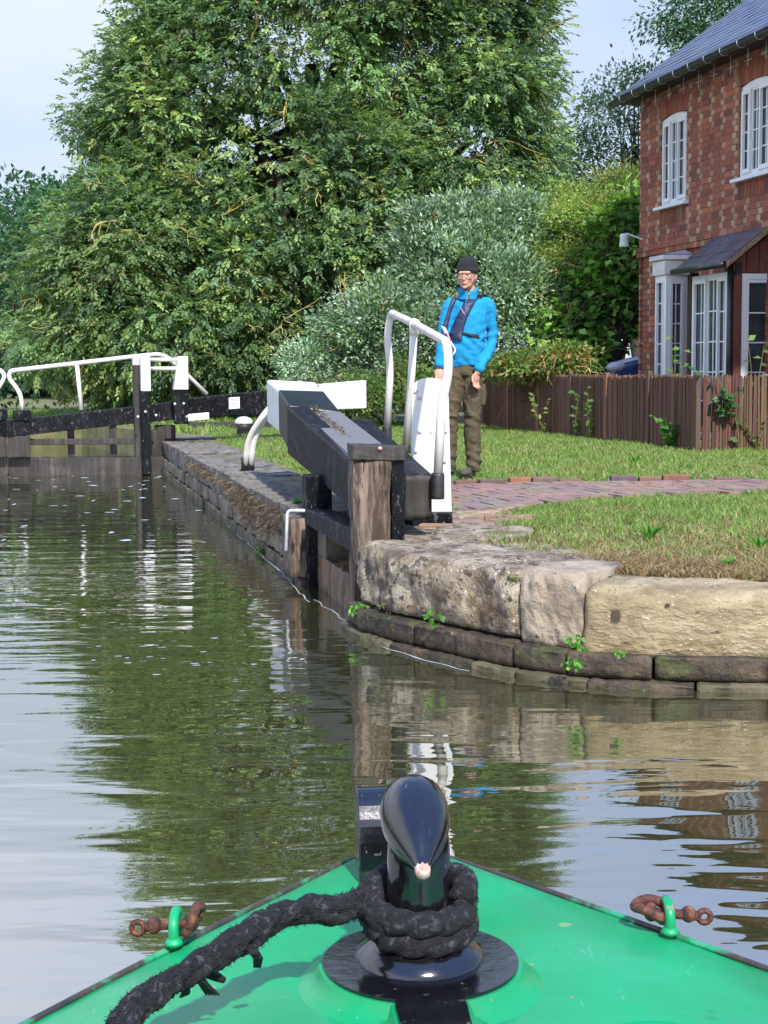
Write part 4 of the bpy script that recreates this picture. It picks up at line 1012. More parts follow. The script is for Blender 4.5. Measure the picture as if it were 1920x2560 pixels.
tot = [(P0[i+1]-P0[i]).length for i in range(len(P0)-1)]
def at_len(s):
    for i, l in enumerate(tot):
        if s <= l or i == len(tot)-1: d_ = (P0[i+1]-P0[i]).normalized(); return P0[i]+d_*s, d_
        s -= l
s = .05; k = 0
while s < 3.4:
    L_ = rr.uniform(.17, .24)
    if rr.random() < .82:
        p, d_ = at_len(s); nrm = Vector((-d_.y, d_.x, 0)); d_ = (d_+nrm*rr.uniform(-.12, .12)).normalized()
        m = MB(); hgt = rr.uniform(.028, .06)
        m.col = tuple(q*rr.uniform(.8, 1.1) for q in rr.choice([(0.24, .11, .07), (.16, .09, .075), (.12, .085, .08), (.20, .11, .07)]))
        m.box(p+nrm*rr.uniform(0, .03)-Vector((0, 0, .04)), d_*L_, nrm*.09, Vector((rr.uniform(-.01, .01), 0, .04+hgt))); o = m.build('brick', 'attr_matte', ed, bevel=.008)
    s += L_+.015
# stone slabs beside the paddle stand and near edge
def slab(name, pts, z, th, mat, label, amp=.012):
    n = len(pts); vs = [Vector((x, y, z-th)) for x, y in pts]+[Vector((x, y, z)) for x, y in pts]
    mb = MB(); mb.add(vs, [tuple(range(n))[::-1], tuple(range(n, 2*n))]+[(i, (i+1) % n, n+(i+1) % n, n+i) for i in range(n)])
    o = mb.build(name, mat)
    bm = bmesh.new(); bm.from_mesh(o.data); bmesh.ops.triangulate(bm, faces=[f for f in bm.faces if len(f.verts) > 4]); bm.to_mesh(o.data); bm.free()
    roughen(o, 4, amp, 6); return setp(o, label, 'slab')
slab('stone_slab', [Gp(932, 1172), Gp(1090, 1176), Gp(1150, 1158), Gp(1148, 1150), Gp(1000, 1138), Gp(945, 1146)], .025, .2, 'stone', 'flat pale worn stone slab behind the rounded wall stones, in front of the white board')
slab('stone_slab', [Gp(985, 1113), Gp(985, 1125), Gp(1080, 1112), Gp(1120, 1100)], .022, .1, 'yellow_stone', 'thin yellow stone strip along the near edge of the brick path')
m = MB(); 
for i in range(14):
    x, y = Gp(975+rr.random()*130, 1118+rr.random()*24); m.col = rr.choice(PAL); a = rr.random()*3
    m.box(Vector((x, y, -.02)), Vector((math.cos(a), math.sin(a), 0))*.19, Vector((-math.sin(a), math.cos(a), 0))*.09, Vector((0, 0, .035+rr.random()*.01)))
o = m.build('broken_bricks', 'attr_matte', None, bevel=.008); setp(o, 'patch of broken red bricks sunk in the ground beside the white board', 'bricks')
slab('stone_slab', [(-.05, 7.9), (0.35, 7.35), (.75, 6.9), (1.05, 7.1), (.62, 8.05), (.45, 8.45), (.1, 8.5)], .004, .3, 'stone', 'long rough ground-level stone behind the rounded corner stone')

# ------------------------------------------------------------ fence
FC = Vector((3.43, 16.2, 0))
fe = thing('picket_fence', 'low dark brown picket fence of split pales in front of the cottage', 'fence', FC)
rr = random.Random(12); pal = [(.10, .050, .030), (.13, .066, .040), (.08, .040, .025), (.15, .082, .05), (.115, .062, .040)]
def fence_run(P, d, n, length, parent, start=0.0):
    m = MB(); t = start
    while t < length:
        w_ = rr.uniform(.020, .036); h_ = .83+rr.uniform(-.012, .012); a = rr.uniform(-.015, .015)
        m.col = tuple(q*rr.uniform(.8, 1.2) for q in rr.choice(pal)); o = P+d*t+n*rr.uniform(0, .008); o.z = -.01
        b_ = w_*.5
        p = [o, o+d*w_, o+d*w_-n*.018, o-n*.018]
        q = [v+Vector((0, 0, h_-.03))+d*a for v in p]; m.hexa(p+q)
        tp = [q[0]+Vector((0, 0, .0)), q[1], q[2], q[3], o+d*(w_*.35)+d*a+Vector((0, 0, h_)), o+d*(w_*.65)+d*a+Vector((0, 0, h_)), o+d*(w_*.65)-n*.018+d*a+Vector((0, 0, h_)), o+d*(w_*.35)-n*.018+d*a+Vector((0, 0, h_))]
        m.hexa(tp); t += w_+rr.uniform(.005, .012)
    m.build('pickets', 'attr_wood', parent)
    m = MB()
    for z in (.2, .62): m.box(P+d*start-n*.06+Vector((0, 0, z)), d*(length-start), n*.035, Vector((0, 0, .07)))
    m.build('rails', 'dark_wood', parent)
fence_run(FC, U, -V, 8.0, fe); fence_run(FC, V, -U, 9.0, fe, .06)
for (d, n, tt) in ((U, -V, (-.03, 1.28, 2.6, 3.9, 5.2, 6.6, 7.9)), (V, -U, (1.25, 2.6, 3.9, 5.2, 6.5, 7.8))):
    for t in tt:
        m = MB(); m.col = (.21, .10, .055) if rr.random() < .8 else (.1, .06, .04); p = FC+d*t; p.z = -.05; m.box(p-n*.03, d*.085, n*.055, Vector((0, 0, .90+rr.uniform(-.01, .02)))); m.build('post', 'attr_wood', fe, bevel=.006)

# ------------------------------------------------------------ parked car behind the fence
cb = W(1575, 940, 22.75); cb.z = 0
car = thing('parked_car', 'dark blue car mostly hidden behind the fence at the cottage corner', 'car', cb)
m = MB(); x0, y0 = cb.x-.35, cb.y
prof = [(0, .3), (0, .76), (.12, .93), (.9, 1.12), (1.35, 1.58), (2.7, 1.62), (3.3, 1.2), (3.9, 1.1), (3.95, .36)]
vs = [Vector((x0+a*.95, y0-.0, z)) for a, z in prof]+[Vector((x0+a*.95, y0+1.65, z)) for a, z in prof]; k = len(prof)
m.add(vs, [tuple(range(k))[::-1], tuple(range(k, 2*k))]+[(i, (i+1) % k, k+(i+1) % k, k+i) for i in range(k)]); m.build('body', 'car_paint', car, bevel=.06, seg=3)
m = MB(); m.ell((x0+.16, y0+.10, .92), (.16, .13, .09)); m.build('headlight', 'car_silver', car, True)
m = MB(); m.ell((x0+.16, y0+1.5, .92), (.16, .13, .085)); m.build('headlight', 'car_silver', car, True)
m = MB(); m.hexa([(x0+.93, y0+.1, .955+.17), (x0+1.28, y0+.15, 1.36+.2), (x0+1.28, y0+1.5, 1.36+.2), (x0+.93, y0+1.55, .955+.17), (x0+.91, y0+.1, .965+.17), (x0+1.26, y0+.15, 1.37+.2), (x0+1.26, y0+1.5, 1.37+.2), (x0+.91, y0+1.55, .965+.17)]); m.build('windscreen', 'glass', car)
m = MB(); m.box((x0-.02, y0+.4, .65), (.03, 0, 0), (0, .85, 0), (0, 0, .12)); m.build('grille', 'rubber', car)
m = MB(); m.ell((x0+.45, y0+.3, 1.03), (.42, .28, .05), Matrix.Rotation(R(-12), 3, 'Y')); m.build('bonnet', 'car_silver', car, True)
for xx in (.8, 3.1):
    for yy in (-.02, 1.5):
        m = MB(); m.tube([(x0+xx, y0+yy, .31), (x0+xx, y0+yy+.18, .31)], .31, 24); wh = m.build('wheel', 'rubber', car)
        m = MB(); m.tube([(x0+xx, y0+yy-.01, .31), (x0+xx, y0+yy+.19, .31)], .19, 16); m.build('rim', 'galvanised', wh)
# ------------------------------------------------------------ narrowboat bow
ZD = 0.276
BA = Vector((0.013, 1.907, 0)); BH = R(4.1)
BF = Vector((-math.sin(BH), math.cos(BH), 0)); BR = Vector((math.cos(BH), math.sin(BH), 0))
def BT(a, s, z): return BA-BF*a+BR*s+Vector((0, 0, z))     # a metres aft of the stem, s to starboard
boat = thing('narrowboat', 'bow of a narrowboat with glossy green foredeck and black stud on a round plate', 'boat', BT(.8, 0, ZW))
def half(a):
    if a <= 0: return 0.0
    w0 = 0.03+a*0.80-0.10*a*a
    return min(w0, 1.03)
AA = [0.0, .04, .12, .25, .4, .55, .75, 1.0, 1.3, 1.6, 1.9, 2.4, 3.2, 5.0, 8.0]
def dz_sheer(a): return 0.0
def hull_side():
    mb = MB(); lev = [(ZD+.012, 1.0, 0), (ZD-.03, 1.0, 0), (0.1, .95, .05), (-.15, .86, .12), (ZW-.05, .78, .2), (ZW-.5, .7, .35)]
    vs = []
    for a in AA:
        for z, k, rk in lev:
            w_ = half(max(a-rk*0.6, 0))*k+.012
            vs.append((a+ (rk*.0 if a > 0 else rk*.4), w_-.009, z-.018))
    n = len(lev)
    for sgn in (-1, 1):
        mb.add([BT(a, sgn*w_, z) for a, w_, z in vs], [(i*n+k, i*n+k+1, (i+1)*n+k+1, (i+1)*n+k) for i in range(len(AA)-1) for k in range(n-1)])
    return mb.build('hull', 'glossy_black', boat, True)
hull_side()
def deck():
    mb = MB(); rows = [a for a in np.linspace(0, 1.75, 60)]; nn = 40; vs = []
    for a in rows:
        h = half(a)
        for k in range(nn+1):
            s = -h+2*h*k/nn
            z = ZD + 0.018*(1-(s/max(h, .01))**2)*min(a, .6) + 0.0015*fbm((a*6, s*6, 0), 1, 3)
            vs.append(BT(a, s, z-.008*(abs(s/max(h, .01))**8)))
    fs = [(i*(nn+1)+k, i*(nn+1)+k+1, (i+1)*(nn+1)+k+1, (i+1)*(nn+1)+k) for i in range(len(rows)-1) for k in range(nn)]
    mb.add(vs, fs); o = mb.build('deck', 'green_paint', boat, True); return o
deck()
# rubbing edge: rusty top edge with paint worn off
for sgn in (-1, 1):
    mb = MB(); mb.tube([BT(a, sgn*(half(a)+.001), ZD-.006) for a in np.linspace(0.0, 1.75, 40)], .0038, 8); mb.build('gunwale_edge', 'edge', boat, True) if 'edge' in MATS else None
    if 'edge' not in MATS:
        surf('edge', [(0.3, (.02, .02, .02)), (.5, (.05, .035, .03)), (.62, (0.01, .3, .14)), (.8, (.35, .2, .15))], 14, .5, .4, .002, 80)
        mb.build('gunwale_edge', 'edge', boat, True)
mb = MB()
mb.hexa([BT(1.75, -1.02, ZD-.9), BT(1.77, -1.02, ZD-.9), BT(1.77, 1.02, ZD-.9), BT(1.75, 1.02, ZD-.9), BT(1.75, -1.02, ZD+.008), BT(1.77, -1.02, ZD+.008), BT(1.77, 1.02, ZD+.008), BT(1.75, 1.02, ZD+.008)]); mb.build('bulkhead', 'green_paint', boat)
mb = MB(); mb.hexa([BT(1.77, -1, ZD-.6), BT(8, -1, ZD-.6), BT(8, 1, ZD-.6), BT(1.77, 1, ZD-.6), BT(1.77, -1, ZD-.55), BT(8, -1, ZD-.55), BT(8, 1, ZD-.55), BT(1.77, 1, ZD-.55)]); mb.build('well_floor', 'grey_board', boat)
# keyhole boss (green) with black plate on top
CP = G(1051, 2398, 0.276+.012+.0215); ca = (CP-BA).dot(-BF); cs = (CP-BA).dot(BR)
def keyhole(r, w_, tail, z0, z1, r0=None, name='boss', mat='green_paint', bev=.004):
    mb = MB(); N = 56; pts0 = []
    r0 = r0 or r
    th = math.asin(min(w_/r, .95))
    for i in range(N+1):
        a = th+(2*math.pi-2*th)*i/N; pts0.append((math.cos(a)*r, math.sin(a)*r))
    # aft direction is +a : start at angle th (aft, starboard)
    # fillet flare into the tail
    P = [(tail, w_*1.0)]+[(r*math.cos(th)+.045, w_), (r*math.cos(th)+.018, w_*1.03)]+pts0+[(r*math.cos(th)+.018, -w_*1.03), (r*math.cos(th)+.045, -w_), (tail, -w_)]
    k = len(P); gr = (r0-r)
    def out(p, g):
        d = math.hypot(*p); return (p[0]+p[0]/d*g if p[0] < tail-.01 else p[0], p[1]+(p[1]/max(d, 1e-6)*g if abs(p[1]) > w_*1.2 else math.copysign(g, p[1])))
    lay = [(gr*1.9, z0), (gr*1.0, z0+(z1-z0)*.36), (gr*.4, z0+(z1-z0)*.48), (gr*.12, z0+(z1-z0)*.9), (0, z1)]
    vs = []
    for g, z in lay:
        for p in P:
            q = out(p, g); vs.append(BT(ca+q[0], cs+q[1], z))
    L_ = len(lay); fs = [(l*k+i, l*k+(i+1) % k, (l+1)*k+(i+1) % k, (l+1)*k+i) for l in range(L_-1) for i in range(k)]
    fs.append(tuple((L_-1)*k+i for i in range(k)))
    mb.add(vs, fs); return mb.build(name, mat, boat, True if False else False, bevel=0)
zdk = ZD+.012
b_ = keyhole(.102, .036, .42, zdk-.008, zdk+.018, .116, 'plate_boss'); b_.data.polygons.foreach_set('use_smooth', [True]*len(b_.data.polygons)); 
mm = b_.modifiers.new('b', 'EDGE_SPLIT'); mm.split_angle = R(50)
b2 = keyhole(.0985, .0325, .42, zdk+.0175, zdk+.0215, .0985, 'mounting_plate', 'glossy_black')
zp = zdk+.0215
# stud : flared foot, leaning neck and bullet head pointing back at us
stud = MB(); N = 28
C = BT(ca-.012, cs, 0)
prof = [(.066, 0), (.064, .006), (.052, .013), (.043, .022), (.037, .034), (.034, .05)]
vs = []
for r_, h in prof:
    for k in range(N): a = 2*math.pi*k/N; vs.append(C+Vector((math.cos(a)*r_*(1.0 if h > .02 else 1.0), math.sin(a)*r_, zp+h)))
for h, r_, dy in ((.075, .0325, .0), (.10, .032, .0), (.12, .031, .002), (.132, .028, .004), (.138, .018, .004)):
    for k in range(N): a = 2*math.pi*k/N; vs.append(C+Vector((math.cos(a)*r_, math.sin(a)*r_+dy, zp+h)))
n = len(vs)//N; stud.add(vs, [(i*N+k, i*N+(k+1) % N, (i+1)*N+(k+1) % N, (i+1)*N+k) for i in range(n-1) for k in range(N)]+[tuple((n-1)*N+k for k in range(N))])
st_o = stud.build('mooring_stud', 'glossy_black', boat, True)
hc = W(1030, 1992, 1.50); tip = W(1057, 2178, 1.392)
axis = (tip-hc).normalized(); Lh = (tip-hc).length
hd = MB(); xr = axis.cross(Vector((0, 0, 1))).normalized(); zr = xr.cross(axis)
prof = [(-.014, .004), (-.011, .015), (-.004, .025), (.008, .0315), (.024, .0342), (.040, .0345), (.056, .0325), (.072, .0285), (.088, .023), (.102, .017), (.113, .0115), (.121, .008), (Lh+.002, .0065)]
prof = [(h*(Lh+.002)/.128 if h > 0 else h, r_) for h, r_ in prof[:-1]]+[(Lh+.003, .0062)]
vs = []
for h, r_ in prof:
    for k in range(N):
        a = 2*math.pi*k/N; vs.append(hc+axis*h+(xr*math.cos(a)*r_*1.03+zr*math.sin(a)*r_*1.05)-zr*.02*max(0, (.03-h)/.05)*0)
n = len(prof); hd.add(vs, [(i*N+k, i*N+(k+1) % N, (i+1)*N+(k+1) % N, (i+1)*N+k) for i in range(n-1) for k in range(N)]+[tuple((n-1)*N+k for k in range(N)), tuple(range(N))[::-1]])
hd.build('stud_head', 'glossy_black', st_o, True)
ch = MB(); t_ = hc+axis*(Lh+.0035)
ch.lathe(t_-axis*.010, [(.0085, 0), (.0080, .006), (.0068, .0115), (.003, .0125)], 10, tuple(axis)); ch.build('chipped_tip', 'chip', st_o, True)
# ring of crusted paint on the foot
# stem bar behind
sb = MB(); q = []
prof = [(.10, -.02), (.10, .03), (.085, .07), (.06, .098), (.03, .108), (.0, .100), (-.03, .07), (-.05, .05), (-.055, -.3), (-.05, -.7)]
base = W(945, 2205, 1.80); sa = (base-BA).dot(-BF); ss = (base-BA).dot(BR)
hw = .026
prof = [(p.x, p.y) for p in cat([Vector((a, b, 0)) for a, b in prof], 4)]
outer = [BT(sa-.02+a*.7, ss-hw, ZD+z) for a, z in prof]; inner = [BT(sa-.02+a*.7, ss+hw, ZD+z) for a, z in prof]; k = len(prof)
sb.add(outer+inner, [tuple(range(k)), tuple(range(k, 2*k))[::-1]]+[(i, (i+1) % k, k+(i+1) % k, k+i) for i in range(k)])
sb.build('stem_bar', 'glossy_black', boat, False, bevel=.007, seg=3)
# deck lids at the bottom corners of the view
for (x, y, lab) in ((535, 2265, 'left'), (1425, 2250, 'right')):
    c = Gd(x, y, zdk+.01)
    mb = MB(); mb.lathe((c.x, c.y, ZD+.002), [(.066, 0), (.060, .010), (.056, .014), (.052, .010), (.02, .010)], 40); mb.build('deck_lid', 'green_paint', boat, True)
# rings and rusty shackles
for px, py, d, lab, sg in ((440, 2372, 1.53, 'left', -1), (1667, 2345, 1.575, 'right', 1)):
    b = G(px, py-42, ZD+.008)
    mb = MB(); hh = .023; rr_ = .010
    vw = Vector((b.x*.0, 1, 0)).normalized()
    pts = [b-vw*.018-Vector((0, 0, .01)), b-vw*.019+Vector((0, 0, hh*.5)), b-vw*.012+Vector((0, 0, hh*.85)), b+Vector((0, 0, hh)), b+vw*.012+Vector((0, 0, hh*.85)), b+vw*.019+Vector((0, 0, hh*.5)), b+vw*.018-Vector((0, 0, .01))]
    mb.tube(cat(pts, 5), .0058, 10); ring_ = mb.build('deck_ring', 'green_paint', boat, True)
    mb = MB(); mb.lathe((b.x, b.y-.018, ZD+.002), [(.011, 0), (.009, .003), (.006, .007)], 16); mb.lathe((b.x, b.y+.018, ZD+.002), [(.011, 0), (.009, .003), (.006, .007)], 16); mb.build('weld', 'green_paint', boat, True)
    c = b+Vector((0, 0, .009))
    sh = thing('shackle', 'small rusty shackle hooked through the green ring on the %s edge of the deck' % lab, 'shackle', c)
    bow = [c+Vector((-sg*-.0, 0, 0))]
    s_ = -sg
    P_ = [c+Vector((-s_*.004, -.012, -.004)), c+Vector((s_*.016, -.014, .004)), c+Vector((s_*.030, -.010, .009)), c+Vector((s_*.036, 0, .008)), c+Vector((s_*.030, .010, .010)), c+Vector((s_*.016, .012, .012)), c+Vector((-s_*.004, .010, .006))]
    if sg < 0: P_ = [c+Vector((.012, -.012, -.008)), c+Vector((.020, -.014, .010)), c+Vector((.024, -.008, .022)), c+Vector((.028, .004, .018)), c+Vector((.024, .010, .006)), c+Vector((.014, .010, -.006))]
    mb = MB(); mb.tube(cat(P_, 6), .0056, 10); mb.build('bow', 'rust', sh, True)
    mb = MB(); dx = -1 if sg < 0 else 1
    a0 = c+Vector((-dx*.018, 0, .002)); a1 = c+Vector((dx*.034, 0, -.003)); mb.tube([a0, a1], .0055, 10); mb.ell(c+Vector((dx*.024, 0, -.001)), (.009, .009, .0095), None, 10, 8)
    mb.ell(c+Vector((-dx*.018, 0, .002)), (.008, .010, .011), None, 10, 8); mb.build('pin', 'rust', sh, True)
    mb = MB(); e = c+Vector((dx*.042, 0, -.004))
    mb.tube([e+Vector((math.cos(a)*.007, 0, math.sin(a)*.007)) for a in np.linspace(0, 2*math.pi, 13)], .0035, 6, False); mb.build('pin_eye', 'rust', sh, True)

# ------------------------------------------------------------ mooring rope
rope = thing('mooring_rope', 'frayed thick black rope hitched round the stud and trailing left across the green deck', 'rope', (C.x, C.y, zp+.06))
def strand_rope(pts, r, name, twist=60, fuzz=1.0, n=22, bump_=.0022, seed=0):
    pts = cat(pts, 14); vs = []; prev = None; s = 0
    for i, p in enumerate(pts):
        t = (pts[min(i+1, len(pts)-1)]-pts[max(i-1, 0)]).normalized()
        if i: s += (p-pts[i-1]).length
        if prev is None: x = t.cross(Vector((0, 0, 1))).normalized()
        else: x = (prev-t*prev.dot(t)).normalized()
        prev = x; y = t.cross(x)
        for k in range(n):
            a = 2*math.pi*k/n
            rr_ = r*(0.82+.24*abs(math.sin(1.5*(a+s*twist))))+fbm(p*60+Vector((math.cos(a), math.sin(a), seed))*1.4, 1, 4)*bump_*fuzz
            vs.append(p+(x*math.cos(a)+y*math.sin(a))*rr_)
    mb = MB(); fs = [(i*n+k, i*n+(k+1) % n, (i+1)*n+(k+1) % n, (i+1)*n+k) for i in range(len(pts)-1) for k in range(n)]
    fs += [tuple(range(n))[::-1], tuple((len(pts)-1)*n+k for k in range(n))]
    mb.add(vs, fs); o = mb.build(name, 'rope', rope, True)
    # loose fibres
    fv = []; ff = []; rg = random.Random(seed+5)
    for _ in range(int(len(pts)*34*fuzz)):
        i = rg.randrange(len(pts)*n); p = Vector(vs[i]); c = pts[i//n]; nrm = (p-c).normalized(); t = (pts[min(i//n+1, len(pts)-1)]-pts[max(i//n-1, 0)]).normalized()
        d = (nrm*rg.uniform(.3, 1)+t*rg.uniform(-1.5, 1.5)+Vector((rg.uniform(-1, 1), rg.uniform(-1, 1), rg.uniform(-1, 1)))*.6).normalized()*rg.uniform(.0015, .0045)*(.6+.6*fuzz)
        w_ = t.cross(nrm)*.0005; b = len(fv); fv += [p-w_, p+w_, p+d]; ff.append((b, b+1, b+2))
    if ff: 
        fb = MB(); fb.add(fv, ff); fb.build('fibres', 'rope', o)
    return o
nc = C+Vector((0, .004, 0))
def ringp(a, r, z): return nc+Vector((math.cos(a)*r, math.sin(a)*r, z))
zr0 = zp+.030
strand_rope([ringp(R(a), .0475, zr0+h) for a, h in ((60, .006), (20, .003), (-20, .0), (-60, -.002), (-100, -.002), (-140, .002), (-180, .008), (-215, .016), (-250, .022), (-285, .026), (-320, .026), (-355, .02))], .0132, 'coil', 85, .45, 30, .0018, 1)
strand_rope([ringp(R(a), .0475+x, zr0+.020+h*.8) for a, h, x in ((10, .004, 0), (-30, -.001, 0), (-70, -.003, .001), (-110, -.001, .002), (-150, .004, .003), (-190, .014, .003), (-230, .02, 0), (-270, .022, 0), (-310, .024, 0), (-350, .027, 0), (-385, .022, .0))], .0132, 'coil', 85, .45, 30, .0018, 2)
strand_rope([ringp(R(-15), .046, zr0+.028), ringp(R(20), .047, zr0+.034), ringp(R(60), .046, zr0+.038), ringp(R(105), .046, zr0+.040), ringp(R(150), .047, zr0+.038), ringp(R(190), .049, zr0+.030), ringp(R(215), .052, zr0+.02), ringp(R(225), .05, zr0+.004)], .0132, 'coil', 85, .5, 30, .002, 3)
def Rp(x, y, z): p = Gd(x, y, z); return p
tail = [ringp(R(200), .046, zr0+.02), ringp(R(190), .062, zr0+.026), Rp(735, 1965, .378), Rp(660, 1966, .380), Rp(590, 1988, .378), Rp(520, 2030, .372), Rp(450, 2075, .362), Rp(385, 2115, .352), Rp(320, 2155, .344), Rp(280, 2195, .336), Rp(258, 2240, .33), Rp(250, 2310, .322), Rp(262, 2420, .318)]
strand_rope(tail, .0126, 'tail', 60, 1.1, 30, .0042, 4)
mb = MB()
for (x, y, z, pts) in ((430, 2115, .35, ((6, 14), (16, 34))), (395, 2128, .345, ((2, 16), (-6, 26))), (545, 2055, .372, ((6, 14), (4, 34)))):
    for j in range(5):
        mb = MB(); p = Rp(x+j*2, y, z); mb.tube([p, Rp(x+j*2+pts[0][0]*(1+j*.2), y+pts[0][1], z-.012), Rp(x+j*2+pts[1][0]*(1+j*.3), y+pts[1][1], z-.028)], [.003, .0022, .001], 5); mb.build('frayed_strand', 'rope', rope)
mb = MB(); p = Rp(445, 2100, .345); mb.tube([p, Rp(468, 2110, .34), Rp(485, 2118, .338)], [.005, .0045, .003], 6)
mb.build('frayed_strand', 'rope', rope)

# ------------------------------------------------------------ person
FX = W(1060+430/3.687, 620+2120/3.687, 12.4); FX.z = 0.0
person = thing('person', 'man on the grass in black beanie, glasses, blue fleece, navy life vest, olive trousers', 'person', FX)
def PP(x, y, z): return FX+Vector((x, y, z))
def capsule(mb, pts, rad, n=20, k=4):
    """smooth elliptical sweep; rad = list of (rx, ry) with rx across the view, ry along depth"""
    pts = [Vector(p) for p in pts]; P = cat(pts, k); RX = cat([Vector((a, b, 0)) for a, b in rad], k)
    vs = []
    for i, p in enumerate(P):
        t = (P[min(i+1, len(P)-1)]-P[max(i-1, 0)]).normalized()
        x = Vector((1, 0, 0)); x = (x-t*x.dot(t)).normalized(); y = t.cross(x)
        for q in range(n):
            a = 2*math.pi*q/n; vs.append(FX+p+x*math.cos(a)*RX[i].x+y*math.sin(a)*RX[i].y)
    m_ = len(P); mb.add(vs, [(i*n+q, i*n+(q+1) % n, (i+1)*n+(q+1) % n, (i+1)*n+q) for i in range(m_-1) for q in range(n)]+[tuple(range(n))[::-1], tuple((m_-1)*n+q for q in range(n))])
def fuse(mb, name, mat, parent, vox=.010, sm=6, disp=None):
    me = bpy.data.meshes.new('t'); me.from_pydata(mb.v, [], mb.f); t = bpy.data.objects.new('t', me); scene.collection.objects.link(t)
    bm = bmesh.new(); bm.from_mesh(me); bmesh.ops.recalc_face_normals(bm, faces=bm.faces); bm.to_mesh(me); bm.free()
    r = t.modifiers.new('r', 'REMESH'); r.mode = 'VOXEL'; r.voxel_size = vox
    s = t.modifiers.new('s', 'SMOOTH'); s.iterations = sm; s.factor = .5
    dg = bpy.context.evaluated_depsgraph_get(); me2 = bpy.data.meshes.new_from_object(t.evaluated_get(dg)); me2.name = name
    bpy.data.objects.remove(t)
    if disp:
        bm = bmesh.new(); bm.from_mesh(me2); bm.normal_update()
        for v in bm.verts: v.co = v.co+v.normal*disp(v.co-FX)
        bm.to_mesh(me2); bm.free()
    return link(name, me2, mat, parent, True)
# body: one surface - head, neck, torso, arms, hands, legs
mb = MB()
hx, hy, hz = -.030, -.035, 1.0
def head(mb):
    c = PP(-.030, -.03, 1.665); rot = Matrix.Rotation(R(-17), 3, 'Z') @ Matrix.Rotation(R(5), 3, 'X')
    def A(x, y, z, r): mb.ell(c+rot @ Vector((x, y, z)), r, rot, 16, 12)
    A(0, .018, .035, (.078, .096, .092)); A(0, -.012, -.015, (.070, .078, .075)); A(0, -.028, -.060, (.053, .054, .042))   # skull, face, jaw
    A(0, -.076, -.082, (.021, .016, .016)); A(0, -.072, .038, (.055, .020, .014))     # chin, brow
    A(0, -.098, .000, (.0095, .014, .024)); A(0, -.104, -.016, (.0145, .012, .010))      # nose
    for s in (-1, 1):
        A(s*.040, -.066, -.010, (.020, .018, .017)); A(s*.078, .012, -.002, (.008, .018, .030)); A(s*.03, -.083, .031, (.018, .008, .006))
    A(0, -.086, -.047, (.022, .010, .0065)); A(0, -.084, -.058, (.018, .009, .006))
    return c, rot
HCt, HR = head(mb)
capsule(mb, [(-.02, .02, 1.60), (-.012, .02, 1.52), (-.01, .02, 1.44)], [(.058, .060), (.062, .062), (.075, .07)])
capsule(mb, [(-.01, .01, 1.43), (-.01, .01, 1.3), (-.02, .01, 1.1), (-.03, .01, .95)], [(.09, .06), (.12, .08), (.13, .09), (.13, .09)])
capsule(mb, [(.13, .03, 1.40), (.176, .05, 1.30), (.186, .052, 1.18), (.155, -.0, 1.06), (.09, -.085, .955), (.055, -.12, .885), (.048, -.127, .86)], [(.03, .03), (.03, .03), (.03, .03), (.03, .03), (.028, .028), (.026, .021), (.028, .018)])
capsule(mb, [(-.14, 0, 1.40), (-.20, -.015, 1.30), (-.222, -.04, 1.18), (-.25, -.13, .98), (-.262, -.15, .915), (-.27, -.155, .89)], [(.03, .03), (.03, .03), (.03, .03), (.03, .03), (.025, .02), (.027, .018)])
capsule(mb, [(.005, .01, .95), (.005, 0, .52), (.025, .01, .1)], [(.05, .055), (.04, .045), (.035, .04)])
capsule(mb, [(-.12, .01, .95), (-.168, -.01, .52), (-.188, 0, .1)], [(.05, .055), (.04, .045), (.035, .04)])
body = fuse(mb, 'body', 'skin', person, .0055, 3)
# hands
def hand(mb, wrist, down, out, palmn, curl, sgn, grip=False):
    """down = finger direction, out = towards the thumb side, palmn = palm normal"""
    w_ = Vector(wrist); d = Vector(down).normalized(); o = Vector(out); o = (o-d*o.dot(d)).normalized(); pn = d.cross(o)*sgn
    rotm = Matrix((o, pn, d)).transposed()
    mb.ell(FX+w_+d*.045, (.040, .016, .050), rotm, 14, 10)
    for i, (off, L_) in enumerate(((.029, .066), (.010, .074), (-.010, .069), (-.028, .054))):
        p = w_+d*.078+o*off; q = p+d*L_*.38*math.cos(curl*.5)+pn*L_*.38*math.sin(curl*.5); r = q+d*L_*.33*math.cos(curl*1.3)+pn*L_*.33*math.sin(curl*1.3); e = r+d*L_*.29*math.cos(curl*2.1)+pn*L_*.29*math.sin(curl*2.1)
        mb.tube([FX+p-d*.02, FX+p, FX+q, FX+r, FX+e, FX+e+(e-r).normalized()*.004], [.009, .0092, .0088, .008, .007, .003], 8)
    p = w_+d*.025+o*.030; q = p+o*.020+d*.024+pn*.008; r = q+d*.028+o*.004+pn*.010; e = r+d*.02+pn*.010-o*.004
    mb.tube([FX+p-o*.012, FX+p, FX+q, FX+r, FX+e], [.011, .0125, .0105, .009, .0055], 8)
mb = MB(); hand(mb, (.046, -.125, .878), (-.14, -.05, -1), (-.75, -.65, 0), None, .55, -1); hR = fuse(mb, 'hand', 'skin', body, .0028, 2)
mb = MB(); hand(mb, (-.268, -.155, .915), (.02, -.28, -1), (.95, -.1, 0), None, .45, 1); hL = fuse(mb, 'hand', 'skin', body, .0028, 2)
